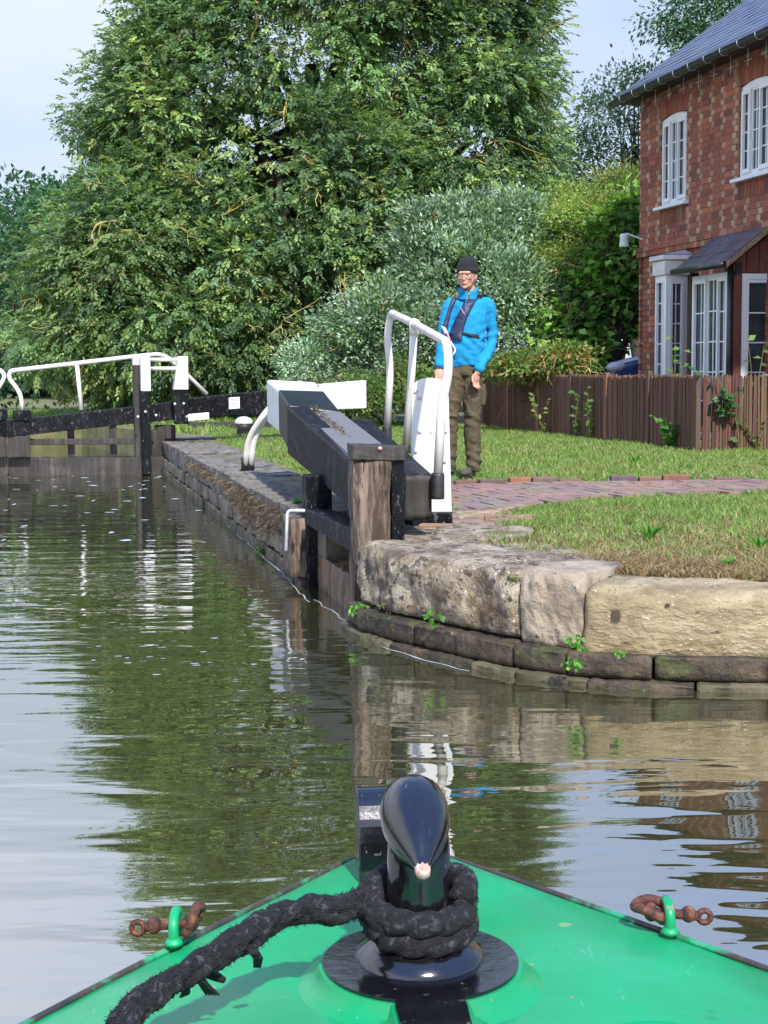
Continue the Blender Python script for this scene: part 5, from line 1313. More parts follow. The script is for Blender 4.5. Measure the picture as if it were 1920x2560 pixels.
# face detail
def HF(x, y, z): return HCt+HR @ Vector((x, y, z))
for s in (-1, 1):
    m = MB(); m.ell(HF(s*.031, -.078, .012), (.0095, .006, .0055), HR, 10, 8); m.build('eye', 'porcelain', body, True)
    m = MB(); m.ell(HF(s*.031-.002, -.0835, .012), (.0042, .0015, .0042), HR, 8, 6); m.build('iris', 'eye', body, True)
m = MB(); m.tube([HF(-.020, -.0935, -.0535), HF(-.008, -.097, -.0512), HF(.008, -.097, -.0512), HF(.020, -.0935, -.0535)], .0022, 6); m.build('mouth', 'lips', body, True)
gl = MB()
for s in (-1, 1):
    pts = []
    for i in range(21):
        a = 2*math.pi*i/20; ca2, sa2 = math.cos(a), math.sin(a)
        pts.append(HF(s*.033+math.copysign(abs(ca2)**.55, ca2)*.0255, -.098-(-abs(s*.033+ca2*.02)*.25), .010+math.copysign(abs(sa2)**.6, sa2)*.0165))
    gl.tube(pts, .0019, 6, False)
    gl.tube([HF(s*.058, -.084, .018), HF(s*.074, -.05, .018), HF(s*.083, .01, .014)], .0018, 6)
gl.tube([HF(-.008, -.099, .014), HF(0, -.103, .016), HF(.008, -.099, .014)], .0016, 6)
gl.build('glasses', 'frame_brown', body, True)
m = MB(); m.ell(HF(0, .03, .0), (.082, .088, .05), HR, 16, 10); m.build('hair', 'hair', body, True)
# beanie
m = MB(); n_ = 96; vs = []
lay = [(.092, .022), (.0935, .040), (.0935, .056), (.0935, .062), (.093, .085), (.090, .105), (.083, .125), (.070, .143), (.050, .157), (.026, .165), (.004, .168)]
for li, (r_, z) in enumerate(lay):
    for k in range(n_):
        a = 2*math.pi*k/n_; rb = r_*(1+.010*math.cos(a*24))
        dx = .010*max(0, (z-.08)/.09)
        vs.append(HF(math.cos(a)*rb*.92+dx, math.sin(a)*rb*1.10+.018+.016*max(0, (z-.06)/.1), z-.002+(.0 if li > 2 else -(math.sin(a)*.022)) - (0 if li > 2 else 0)))
m.add(vs, [(i*n_+k, i*n_+(k+1) % n_, (i+1)*n_+(k+1) % n_, (i+1)*n_+k) for i in range(len(lay)-1) for k in range(n_)]+[tuple((len(lay)-1)*n_+k for k in range(n_)), tuple(range(n_))[::-1]]); m.build('beanie', 'hat_black', body, True)
# fleece
def fold(p):
    x, y, z = p; d = 0
    d += .005*math.sin(z*60+x*25+3*math.sin(x*14))*math.exp(-((z-1.14)/.09)**2)
    d += .006*math.sin(z*85-x*30)*math.exp(-((z-1.16)/.10)**2)*(1 if x > .08 or x < -.16 else .2)
    d += .004*math.sin((z*.5+x)*70)*math.exp(-((z-.98)/.05)**2)
    d += .0055*(abs(fbm((x*7+z*5, y*8, z*9-x*4), 1, 3))*-2+.6)+.0012*fbm((x*24, y*24, z*18), 1, 2)
    return d
mb = MB()
capsule(mb, [(-.015, .0, 1.495), (-.012, .01, 1.46), (-.012, .005, 1.36), (-.02, .0, 1.22), (-.028, -.005, 1.08), (-.035, 0, .985), (-.04, 0, .940), (-.04, 0, .932)],
        [(.065, .065), (.140, .092), (.155, .115), (.150, .122), (.148, .126), (.152, .124), (.150, .116), (.146, .112)], 28)
capsule(mb, [(.085, .02, 1.465), (.150, .03, 1.432), (.172, .05, 1.30), (.184, .055, 1.18), (.156, .0, 1.06), (.095, -.085, .955), (.060, -.115, .905)], [(.056, .062), (.060, .066), (.050, .058), (.047, .053), (.044, .048), (.039, .040), (.034, .032)], 22)
capsule(mb, [(-.11, .0, 1.46), (-.165, .0, 1.425), (-.20, -.015, 1.30), (-.225, -.04, 1.18), (-.238, -.09, 1.07), (-.252, -.13, .98), (-.262, -.148, .935)], [(.052, .060), (.062, .070), (.058, .064), (.054, .060), (.050, .054), (.043, .044), (.036, .033)], 22)
jumper = fuse(mb, 'fleece', 'fleece', body, .007, 3, fold)
mb = MB(); mb.tube([PP(.078, -.102, .928), PP(.050, -.122, .886)], [.0455, .041], 20); mb.tube([PP(-.256, -.140, .962), PP(-.266, -.152, .918)], [.043, .038], 20); mb.build('cuff', 'fleece', jumper, True)
# collar, open at the front
mb = MB(); vs = []; n_ = 30
for li, (r_, z, tilt) in enumerate(((.082, 1.475, 0), (.078, 1.505, .004), (.080, 1.535, .010), (.086, 1.560, .012), (.080, 1.560, .010), (.072, 1.53, .006), (.07, 1.48, 0))):
    for k in range(n_+1):
        a = R(-90+5)+(2*math.pi-R(12))*k/n_; fr_ = max(0, -math.sin(a))
        vs.append(PP(-.018+math.cos(a)*r_*1.02, .012+math.sin(a)*r_*1.05, z+.012-.024*fr_*(1 if li > 1 else .3)+(.012 if abs(math.cos(a)) > .5 and li in (3, 4) else 0)))
k1 = n_+1; mb.add(vs, [(i*k1+k, i*k1+k+1, (i+1)*k1+k+1, (i+1)*k1+k) for i in range(6) for k in range(n_)]); cl_ = mb.build('collar', 'fleece', jumper, True)
mb = MB(); mb.tube([PP(-.036, -.078, 1.50), PP(-.040, -.098, 1.475), PP(-.046, -.118, 1.43), PP(-.05, -.126, 1.395)], .0045, 6); mb.build('zip', 'fleece_trim', jumper)
# trousers
def tf(p):
    x, y, z = p; d = .009*(abs(fbm((x*7+z*3, y*8, z*8), 1, 3))*-2+.5)+.003*fbm((x*28, y*28, z*20), 1, 2)
    d += .005*math.sin(z*75+x*40)*(math.exp(-((z-.50)/.08)**2)+math.exp(-((z-.14)/.08)**2)*1.6+.6*math.exp(-((z-.86)/.05)**2))
    if abs(z-.52) < .006: d += .004
    return d
mb = MB()
capsule(mb, [(-.04, 0, 1.0), (-.045, .0, .93), (-.05, .005, .86)], [(.13, .095), (.148, .108), (.150, .108)], 24)
capsule(mb, [(.018, .0, .90), (.016, .0, .75), (.014, -.008, .56), (.014, .005, .38), (.024, .01, .2), (.028, .005, .05)], [(.088, .100), (.088, .098), (.074, .084), (.070, .080), (.064, .075), (.060, .078)], 22)
capsule(mb, [(-.118, .0, .90), (-.138, .0, .75), (-.165, -.012, .56), (-.178, .0, .38), (-.185, .005, .2), (-.19, .0, .05)], [(.088, .100), (.082, .098), (.070, .084), (.068, .08), (.068, .075), (.062, .076)], 22)
tro = fuse(mb, 'trousers', 'trousers', body, .007, 2, tf)
mb = MB()
for dx in (.014, -.168):
    mb.tube([PP(dx+math.cos(a)*.080-.003, -.004+math.sin(a)*.088, .525) for a in np.linspace(R(180), R(360), 14)], .004, 5)
mb.build('knee_zip', 'bark', tro)
mb = MB(); capsule(mb, [(.098, .03, .78), (.104, .035, .70), (.10, .03, .60)], [(.028, .05), (.034, .055), (.026, .05)]); fuse(mb, 'leg_pocket', 'trousers', tro, .008, 3)
for sx, lab in ((.0, 0), (-.19, 1)):
    mb = MB(); rot = Matrix.Rotation(R(-28), 3, 'Z')
    def FF(x, y, z): return FX+Vector((sx, 0, 0))+rot @ Vector((x, y, z))
    c = Vector((sx, 0, 0))
    mb.ell(FF(0, -.10, .045), (.045, .075, .036), rot, 16, 10); mb.ell(FF(0, .0, .055), (.040, .075, .05), rot, 16, 10); mb.ell(FF(0, .02, .09), (.038, .045, .05), rot, 12, 8)
    sh = fuse(mb, 'shoe', 'shoe', body, .007, 3)
    mb = MB(); pl = [(math.sin(a)*(.047 if math.cos(a) > 0 else .040), -.055-math.cos(a)*.125) for a in np.linspace(0, 2*math.pi, 25)[:-1]]; k = len(pl)
    mb.add([FF(x, y, .0) for x, y in pl]+[FF(x, y, .022) for x, y in pl], [tuple(range(k)), tuple(range(k, 2*k))]+[(i, (i+1) % k, k+(i+1) % k, k+i) for i in range(k)]); mb.build('sole', 'rubber', sh)
# life vest draped over the fleece
bvh = None
def mesh_bvh(o):
    me = o.data; vs = [v.co for v in me.vertices]; return BVHTree.FromPolygons(vs, [tuple(p.vertices) for p in me.polygons])
bvj = mesh_bvh(jumper)
def drape(left, right, name, mat, th=.022, back=False, n=14, m_=6, off=.006):
    """left/right = matching lists of (x,z) in person coordinates"""
    Lc = cat([Vector((a, 0, b)) for a, b in left], n); Rc = cat([Vector((a, 0, b)) for a, b in right], n); vs = []; top = []
    sgn = 1 if back else -1
    rows = len(Lc)
    for i in range(rows):
        row = []
        for k in range(m_+1):
            p = Lc[i].lerp(Rc[i], k/m_); o = FX+Vector((p.x, sgn*1.0, p.z))
            hit = bvj.ray_cast(o, Vector((0, -sgn, 0)))
            y = hit[0].y if hit[0] is not None else None; row.append([p, y])
        ys = [q[1] for q in row if q[1] is not None]
        f = (sum(ys)/len(ys)) if ys else (top[-1] if top else FX.y)
        top.append(f)
        for k, (p, y) in enumerate(row):
            if y is None:
                qn = bvj.find_nearest(FX+Vector((p.x, sgn*.03, p.z)))[0]; vs.append([qn.x, qn.y, qn.z+.004]); continue
            vs.append([FX.x+p.x, y, FX.z+p.z])
    a = np.array(vs).reshape(rows, m_+1, 3)
    for _ in range(3):
        b = a.copy(); b[1:-1, :, 1] = (a[:-2, :, 1]+a[1:-1, :, 1]*2+a[2:, :, 1])/4; b[:, 1:-1, 1] = (b[:, :-2, 1]+b[:, 1:-1, 1]*2+b[:, 2:, 1])/4; a = b
    inner = a.copy(); inner[:, :, 1] += -sgn*.012
    outer = a.copy(); puff = np.sin(np.linspace(0, math.pi, m_+1))**.5
    outer[:, :, 1] += sgn*(off+th*puff[None, :]); outer[:3, :, 2] += .010
    V_ = np.concatenate([outer.reshape(-1, 3), inner.reshape(-1, 3)]); N1 = rows*(m_+1); c = m_+1
    fs = []
    for i in range(rows-1):
        for k in range(m_):
            q = (i*c+k, i*c+k+1, (i+1)*c+k+1, (i+1)*c+k); fs.append(q); fs.append(tuple(N1+x for x in q[::-1]))
        for k in (0, m_): fs.append((i*c+k, (i+1)*c+k, N1+(i+1)*c+k, N1+i*c+k))
    for i in (0, rows-1):
        for k in range(m_): fs.append((i*c+k, i*c+k+1, N1+i*c+k+1, N1+i*c+k))
    mb = MB(); mb.add([tuple(v) for v in V_], fs); return mb.build(name, mat, jumper, True)
cx2 = lambda X, Y: ((X-430)/1102, (2120-Y)/1102)
lv = drape([cx2(455, 436), cx2(398, 452), cx2(372, 500), cx2(338, 570), cx2(278, 690), cx2(238, 790), cx2(236, 848)], [cx2(590, 470), cx2(540, 462), cx2(478, 510), cx2(425, 600), cx2(385, 690), cx2(355, 790), cx2(345, 866)], 'life_vest', 'vest_navy', .017)
drape([cx2(300, 420), cx2(262, 470), cx2(225, 570), cx2(185, 690), cx2(160, 760), cx2(152, 828)], [cx2(330, 440), cx2(308, 480), cx2(262, 580), cx2(232, 690), cx2(220, 770), cx2(224, 836)], 'life_vest_panel', 'vest_navy', .017)
drape([cx2(330, 385), cx2(400, 380), cx2(500, 385), cx2(600, 410)], [cx2(300, 520), cx2(380, 560), cx2(500, 560), cx2(625, 500)], 'life_vest_yoke', 'vest_navy', .02, True)
drape([cx2(210, 798), cx2(340, 788), cx2(420, 800), cx2(505, 815)], [cx2(210, 822), cx2(340, 812), cx2(420, 832), cx2(505, 850)], 'waist_strap', 'strap_black', .006)
m = MB(); p = PP((350-430)/1102, -.168, (2120-600)/1102); m.tube([p+Vector((-.018, 0, .028)), p+Vector((.016, 0, -.026))], .003, 5); m.build('piping', 'galvanised', lv)
# windlass tucked in the belt
wp = PP((200-430)/1102, -.185, (2120-770)/1102)
wl_ = thing('windlass', 'lock windlass with pink and white handle tucked in the belt of the life vest', 'windlass', wp)
m = MB(); m.box(wp+Vector((-.045, -.01, .035)), Vector((.04, 0, -.01)), Vector((0, .03, 0)), Vector((.03, 0, -.065))); m.build('socket', 'galvanised', wl_, bevel=.008)
m = MB(); m.tube([wp+Vector((.01, 0, -.03)), wp+Vector((.035, -.01, -.095))], .008, 8); m.build('grip', 'pink', wl_, True)
m = MB(); m.tube(bend([wp+Vector((.034, -.01, -.092)), wp+Vector((.078, -.015, -.165)), wp+Vector((.045, -.02, -.215))], .02), .0075, 8); m.build('shaft', 'white_pipe', wl_, True)
# ------------------------------------------------------------ foliage
def unit(a): return a/np.maximum(np.linalg.norm(a, axis=1, keepdims=True), 1e-9)
def sines(P, f, seed=0):
    r = np.random.default_rng(seed); o = np.zeros(len(P))
    for i in range(6):
        k = r.normal(size=3)*f*(1+.5*i); o += np.sin(P @ k+r.uniform(0, 6.28))/(1+.4*i)
    return o/2.2
def leaf_quads(B, D, Nn, L, Wd, col, bend_=0.0):
    """diamond leaves, base B, direction D, face normal Nn"""
    D = unit(D); S = unit(np.cross(D, Nn)); N = len(B)
    L = np.broadcast_to(np.asarray(L, float), (N,))[:, None]; Wd = np.broadcast_to(np.asarray(Wd, float), (N,))[:, None]
    Nn = unit(np.cross(S, D))
    v = np.stack([B, B+D*L*.45+S*Wd*.5+Nn*L*bend_, B+D*L-Nn*L*bend_*.5, B+D*L*.45-S*Wd*.5+Nn*L*bend_], 1).reshape(-1, 3)
    f = np.arange(N*4).reshape(N, 4); return v, f, col
def pinnate(B, D, up, col, L=.26, nl=9, ll=.085, lw=.032, g=None):
    g = g or RNG; N = len(B); D = unit(D); S = unit(np.cross(D, up)); T = unit(np.cross(S, D))
    outB, outD, outN, outC = [], [], [], []
    for k in range(nl):
        if k == nl-1: s, side = 1.0, 0
        else: s, side = .25+.7*(k//2)/((nl-1)//2), (1 if k % 2 else -1)
        b = B+D*(L*s)-T*(L*s*s*.25)
        d = D*(.75 if side else 1)+S*side*.85-T*.35+g.normal(size=(N, 3))*.12
        outB.append(b); outD.append(d); outN.append(T+g.normal(size=(N, 3))*.35); outC.append(col*g.uniform(.85, 1.15, (N, 1)))
    return leaf_quads(np.concatenate(outB), np.concatenate(outD), np.concatenate(outN), ll*g.uniform(.8, 1.2, N*nl), lw, np.concatenate(outC))
def clumps(lobes, n, g, shell=(.62, 1.03), gap=.25, gapf=.5, core=.72, view=None):
    C = np.array([l[0] for l in lobes], float); Rr = np.array([l[1] for l in lobes], float)
    wt = (Rr.prod(axis=1))**(2/3); wt /= wt.sum(); out = []; outn = []; outk = []; lt = g.uniform(.72, 1.3, len(lobes))
    while sum(len(o) for o in out) < n:
        k = g.choice(len(lobes), 4000, p=wt); d = unit(g.normal(size=(4000, 3))); rr_ = g.uniform(*shell, 4000)**.7
        p = C[k]+d*Rr[k]*rr_[:, None]; q = ((p[:, None, :]-C[None])/Rr[None]); dist = np.linalg.norm(q, axis=2); dist[np.arange(4000), k] = 9
        ok = dist.min(axis=1) > core
        ok &= sines(p, gapf, 5) > -1+gap*1.6
        ok &= p[:, 2] > .15
        if view is not None: ok &= (d[:, 1] < view) | (g.random(4000) < .35)
        out.append(p[ok]); outn.append(unit(d/Rr[k])[ok]); outk.append(lt[k][ok])
    return np.concatenate(out)[:n], np.concatenate(outn)[:n], np.concatenate(outk)[:n]
def crown(name, lobes, ncl, per, g, parent, pal, spread=.42, kind='pinnate', mat='leaf', L=.26, ll=.09, lw=.034, nl=9, droop=.6, gap=.25, gapf=.5, core=.72, view=None, shell=(.62, 1.03), var=.25, topcol=None):
    Cc, Cn, Ck = clumps(lobes, ncl, g, shell, gap, gapf, core, view)
    pal = np.array(pal); ci = g.integers(0, len(pal), ncl); cc = pal[ci]*g.uniform(1-var, 1+var, (ncl, 1))*Ck[:, None]*1.6
    P = np.repeat(Cc, per, 0); Nn = np.repeat(Cn, per, 0); col = np.repeat(cc, per, 0)
    sz = np.repeat(g.uniform(.6, 1.3, ncl), per)[:, None]*spread
    off = np.clip(g.normal(size=P.shape), -1.7, 1.7)*sz; off[:, 2] *= .55
    P = P+off-Nn*sz*.2
    D = Nn*.8+unit(off)*.7+g.normal(size=P.shape)*.45; D[:, 2] -= droop*g.uniform(.3, 1.4, len(P))
    up = np.array([0, 0, 1.0])+Nn*.5+g.normal(size=P.shape)*.3
    col = col*g.uniform(.8, 1.2, (len(P), 1))
    P[:, 2] = np.maximum(P[:, 2], .12)
    if kind == 'pinnate': v, f, c = pinnate(P, D, up, col, L, nl, ll, lw, g)
    else:
        v, f, c = leaf_quads(P, D, up+g.normal(size=P.shape)*.5, ll*g.uniform(.7, 1.25, len(P)), lw*g.uniform(.8, 1.2, len(P)), col, .08)
    return np_mesh(name, v, f, c, mat, parent), Cc, Cn
def limbs(parent, base, lobes, g, r0=.28, name='trunk', mat='bark', twigs=()):
    mb = MB(); rg = random.Random(int(g.integers(1e6)))
    base = Vector(base); top = Vector(lobes[0][0])
    trunk = cat([base, base.lerp(top, .3)+Vector((rg.uniform(-.3, .3), 0, 0)), base.lerp(top, .7)+Vector((rg.uniform(-.4, .4), rg.uniform(-.3, .3), 0)), top], 4)
    mb.tube(trunk, list(np.linspace(r0, r0*.35, len(trunk))), 9)
    for (c, r) in lobes:
        c = Vector(c)
        for _ in range(4):
            s = trunk[rg.randrange(3, max(4, len(trunk)-2))]; d = Vector((rg.uniform(-1, 1), rg.uniform(-1, .8), rg.uniform(-.3, 1))).normalized()
            e = c+Vector((d.x*r[0], d.y*r[1], d.z*r[2]))*.85; m1 = s.lerp(e, .5)+Vector((rg.uniform(-.4, .4), rg.uniform(-.3, .3), rg.uniform(-.1, .6)))
            q = cat([s, m1, e], 5); mb.tube(q, list(np.linspace(r0*.32, min(.012, r0*.12), len(q))), 6)
            for _ in range(3):
                i = rg.randrange(3, len(q)); e2 = q[i]+Vector((rg.uniform(-1, 1), rg.uniform(-1, .5), rg.uniform(-.5, .7)))*.9
                mb.tube(cat([q[i], q[i].lerp(e2, .5)+Vector((rg.uniform(-.15, .15), 0, rg.uniform(-.1, .15))), e2], 3), list(np.linspace(min(.03, r0*.2), min(.006, r0*.06), 7)), 5)
    return mb.build(name, mat, parent, True)
def twigs(parent, pts, nrms, n, g, name='lichen_branch', mat='lichen_bark', sc=1.0, front=True):
    rg = random.Random(int(g.integers(1e6)))
    idx = [i for i in range(len(pts)) if (nrms[i][1] < -.35 or not front)]
    for _ in range(n):
        mb = MB(); i = rg.choice(idx); p = Vector(pts[i])+Vector(nrms[i])*.16*sc; d = (Vector((rg.uniform(-1, 1), rg.uniform(-.4, .4), rg.uniform(-.7, .5)))).normalized()
        q = [p]; 
        for k in range(rg.randint(4, 7)):
            d = (d+Vector((rg.uniform(-.6, .6), rg.uniform(-.3, .2), rg.uniform(-.6, .5)))).normalized(); q.append(q[-1]+d*rg.uniform(.10, .2)*sc)
        r_ = rg.uniform(.010, .018)*sc; mb.tube(q, list(np.linspace(r_, r_*.35, len(q))), 5)
        for _ in range(rg.randint(2, 5)):
            j = rg.randrange(1, len(q)-1); dd = (d+Vector((rg.uniform(-1, 1), rg.uniform(-.4, .3), rg.uniform(-1, 1)))).normalized(); q2 = [q[j]]
            for k in range(3): dd = (dd+Vector((rg.uniform(-.5, .5), rg.uniform(-.2, .2), rg.uniform(-.5, .4)))).normalized(); q2.append(q2[-1]+dd*rg.uniform(.06, .13)*sc)
            mb.tube(q2, list(np.linspace(r_*.65, r_*.25, 4)), 4)
        mb.build(name, mat, parent)
def tree(name, label, cat_, base, lobes, ncl, per, pal, seed, r0=.28, ntw=0, tsc=1.0, group=None, nex=5, **kw):
    g = np.random.default_rng(seed); t = thing(name, label, cat_, base, group)
    main = list(lobes); ex = []
    for c, r in main:
        for _ in range(nex):
            d = unit(g.normal(size=(1, 3)))[0]; d[1] = -abs(d[1])*.8; k = g.uniform(.22, .42)
            ex.append((tuple(np.array(c)+d*np.array(r)*g.uniform(.85, 1.02)), tuple(np.array(r)*k*np.array([1.1, 1, .85]))))
    lobes = main+ex
    cr_, Cc, Cn = crown('crown', lobes, ncl, per, g, t, pal, **kw)
    limbs(t, base, main, g, r0)
    if ntw: twigs(t, Cc, Cn, ntw, g, sc=tsc)
    return t
def PX(x, y, d): p = W(x, y, d); return (p.x, p.y, p.z)
def lobe(x, y, d, rx, rz, ry=None):       # centre at a photo pixel and distance, radii in pixels
    k = d/F; return (PX(x, y, d), (rx*k, ry or rx*k*.8, rz*k))
ASH = [(.09, .155, .06), (.10, .17, .062), (.06, .11, .05), (.15, .22, .08), (.09, .15, .075), (.18, .23, .08), (.05, .09, .045)]
tree('ash_tree', 'big spreading ash tree with yellow lichen-covered twigs filling the middle of the photo', 'tree', (-1.2, 31.5, 0),
     [lobe(780, 160, 31, 450, 380), lobe(520, 310, 30, 270, 300), lobe(1080, 130, 31, 290, 330), lobe(1120, 420, 30, 250, 250), lobe(760, 520, 29, 330, 280), lobe(430, 640, 29.5, 300, 260), lobe(900, -150, 31, 420, 300),
      lobe(1180, 300, 31, 180, 220), lobe(620, 760, 28.5, 260, 190), lobe(310, 270, 31, 90, 110)],
     2700, 19, ASH, 21, .42, 85, 1.1, nex=7, droop=.3, spread=.32, gap=.15, gapf=.6, view=.4, var=.35, ll=.105, lw=.046)
tree('ash_tree', 'lower bushy ash tree at the left behind the white gate rail, with yellowish twigs', 'tree', (-5.6, 28.5, 0),
     [lobe(330, 740, 28, 190, 230), lobe(180, 865, 28, 130, 105), lobe(400, 850, 28, 220, 140), lobe(620, 880, 28, 200, 110), lobe(300, 590, 29, 90, 100)], 800, 18, ASH+[(.10, .15, .045)], 22, .2, 45, 1.0, spread=.3, gap=.12, view=.5, ll=.10, lw=.044)
FAR = [(.035, .085, .045), (.045, .10, .05), (.03, .07, .045), (.05, .11, .05)]
tree('far_tree', 'dark bluish-green round tree far off at the left edge of the photo', 'tree', (-15, 58, 0), [lobe(60, 760, 58, 260, 240), lobe(150, 640, 60, 170, 190), lobe(-60, 880, 58, 200, 160), lobe(60, 560, 60, 70, 60)], 520, 26, FAR, 23, .3, 0, kind='leaf', spread=.8, ll=.30, lw=.18, droop=.3, gap=.05, gapf=.3)
tree('far_tree', 'rounded green tree crown rising behind the ash at left, under the pale sky', 'tree', (-11, 52, 0), [lobe(190, 600, 52, 130, 140), lobe(260, 700, 52, 180, 200), lobe(100, 680, 52, 90, 120)], 400, 26, FAR+[(.055, .125, .05)], 24, .3, 0, kind='leaf', spread=.7, ll=.26, lw=.15, droop=.3, gap=.05, gapf=.3)
tree('far_tree', 'sliver of a thin dark tree at the far left edge against the sky', 'tree', (-17.5, 64, 0), [lobe(-30, 620, 64, 70, 120), lobe(-30, 900, 60, 120, 220)], 160, 26, FAR, 25, .2, 0, kind='leaf', spread=.7, ll=.3, lw=.18, gap=.05)
tree('far_tree', 'grey-green tree with gaps of sky between the ash and the cottage', 'tree', (8.5, 48, 0), [lobe(1560, 360, 48, 150, 160), lobe(1480, 430, 48, 130, 130), lobe(1620, 250, 48, 60, 80), lobe(1500, 560, 48, 160, 120), lobe(1560, 215, 48, 45, 40)], 380, 36, [(.05, .085, .055), (.06, .10, .06), (.04, .07, .05)], 26, .25, 0, kind='leaf', spread=.45, ll=.15, lw=.09, gap=.5, gapf=.9, droop=.2)
tree('far_tree', 'green treetop showing above the slate roof at the upper right', 'tree', (12.5, 45, 0), [lobe(1800, 60, 45, 130, 110), lobe(1740, 110, 45, 70, 70), lobe(1900, 0, 45, 160, 120)], 320, 34, FAR+[(.06, .13, .05)], 27, .25, 0, kind='leaf', spread=.45, ll=.15, lw=.08, gap=.3, gapf=.8, core=.5)
# hedge mass low behind everything
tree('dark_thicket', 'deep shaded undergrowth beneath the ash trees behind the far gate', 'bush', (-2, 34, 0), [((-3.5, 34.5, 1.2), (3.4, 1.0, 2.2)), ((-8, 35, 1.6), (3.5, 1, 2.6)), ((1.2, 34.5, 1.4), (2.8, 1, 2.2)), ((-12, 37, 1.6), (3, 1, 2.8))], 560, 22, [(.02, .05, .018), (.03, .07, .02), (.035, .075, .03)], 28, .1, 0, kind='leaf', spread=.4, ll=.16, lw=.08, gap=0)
SILV = [(.20, .28, .20), (.16, .24, .16), (.25, .33, .25), (.12, .20, .11), (.12, .2, .08)]
tree('silver_shrub', 'large grey-green silvery shrub right behind the man', 'shrub', (1.6, 25.5, 0),
     [lobe(1180, 780, 25, 210, 200), lobe(1090, 640, 25.5, 100, 130), lobe(1280, 650, 25.5, 110, 150), lobe(1010, 840, 24.5, 110, 110), lobe(1330, 840, 24.5, 110, 130), lobe(1180, 570, 25.8, 90, 80), lobe(1380, 720, 25.2, 60, 90)],
     820, 62, SILV, 31, .08, 12, .7, nex=7, kind='leaf', mat='leaf_silver', spread=.19, ll=.10, lw=.042, droop=-.5, gap=.42, gapf=1.4, shell=(.5, 1.25), var=.4)
tree('silver_shrub', 'smaller silvery shrub arching low behind the white beam end', 'shrub', (-.6, 25, 0), [lobe(890, 830, 25, 75, 90), lobe(800, 910, 25, 90, 50), lobe(930, 930, 24.6, 90, 60)], 190, 70, SILV, 32, .06, 14, .7, kind='leaf', mat='leaf_silver', spread=.2, ll=.08, lw=.03, droop=-.2, gap=.1, gapf=1.2)
YEL = [(.17, .24, .06), (.21, .26, .07), (.12, .20, .05), (.25, .27, .10)]
tree('yellow_bush', 'yellow-green bush between the silvery shrub and the cottage', 'bush', (4.1, 26.5, 0), [lobe(1480, 600, 24.8, 110, 120), lobe(1560, 500, 25.5, 80, 70), lobe(1420, 760, 24.6, 90, 130), lobe(1420, 540, 25.5, 80, 80)], 480, 60, YEL, 33, .07, 36, .7, kind='leaf', spread=.2, ll=.075, lw=.03, droop=.1, gap=.1, gapf=1.2)
BIG = [(.09, .19, .035), (.12, .23, .045), (.06, .13, .03), (.19, .31, .07)]
tree('broad_leaved_bush', 'glossy bush with large heart-shaped leaves against the cottage corner', 'bush', (3.7, 23.6, 0), [lobe(1560, 680, 24.4, 90, 140), lobe(1480, 790, 24.2, 85, 125), lobe(1590, 550, 24.6, 50, 80), lobe(1420, 850, 24, 70, 90), lobe(1450, 890, 24, 50, 40)], 420, 15, BIG, 34, .07, 0, kind='leaf', spread=.17, ll=.15, lw=.125, droop=.55, gap=.05)
tree('bramble', 'low reddish and green bramble growing along the top of the fence', 'bush', (2.4, 21, 0), [lobe(1330, 915, 21.5, 80, 28), lobe(1420, 905, 21, 60, 36), lobe(1260, 925, 22, 50, 20)], 130, 40, [(.10, .17, .05), (.16, .2, .06), (.2, .12, .04), (.07, .14, .03)], 35, .02, 18, .5, kind='leaf', spread=.14, ll=.07, lw=.045, droop=.2, gap=0)
tree('undergrowth', 'low shaded greenery below the silvery shrubs beside the handrail', 'bush', (0, 24, 0), [lobe(900, 985, 23.6, 110, 45), lobe(1010, 960, 23.6, 60, 60)], 110, 50, [(.05, .11, .03), (.08, .14, .04), (.12, .15, .05)], 36, .02, 8, .4, kind='leaf', spread=.15, ll=.07, lw=.035, droop=.1, gap=0)

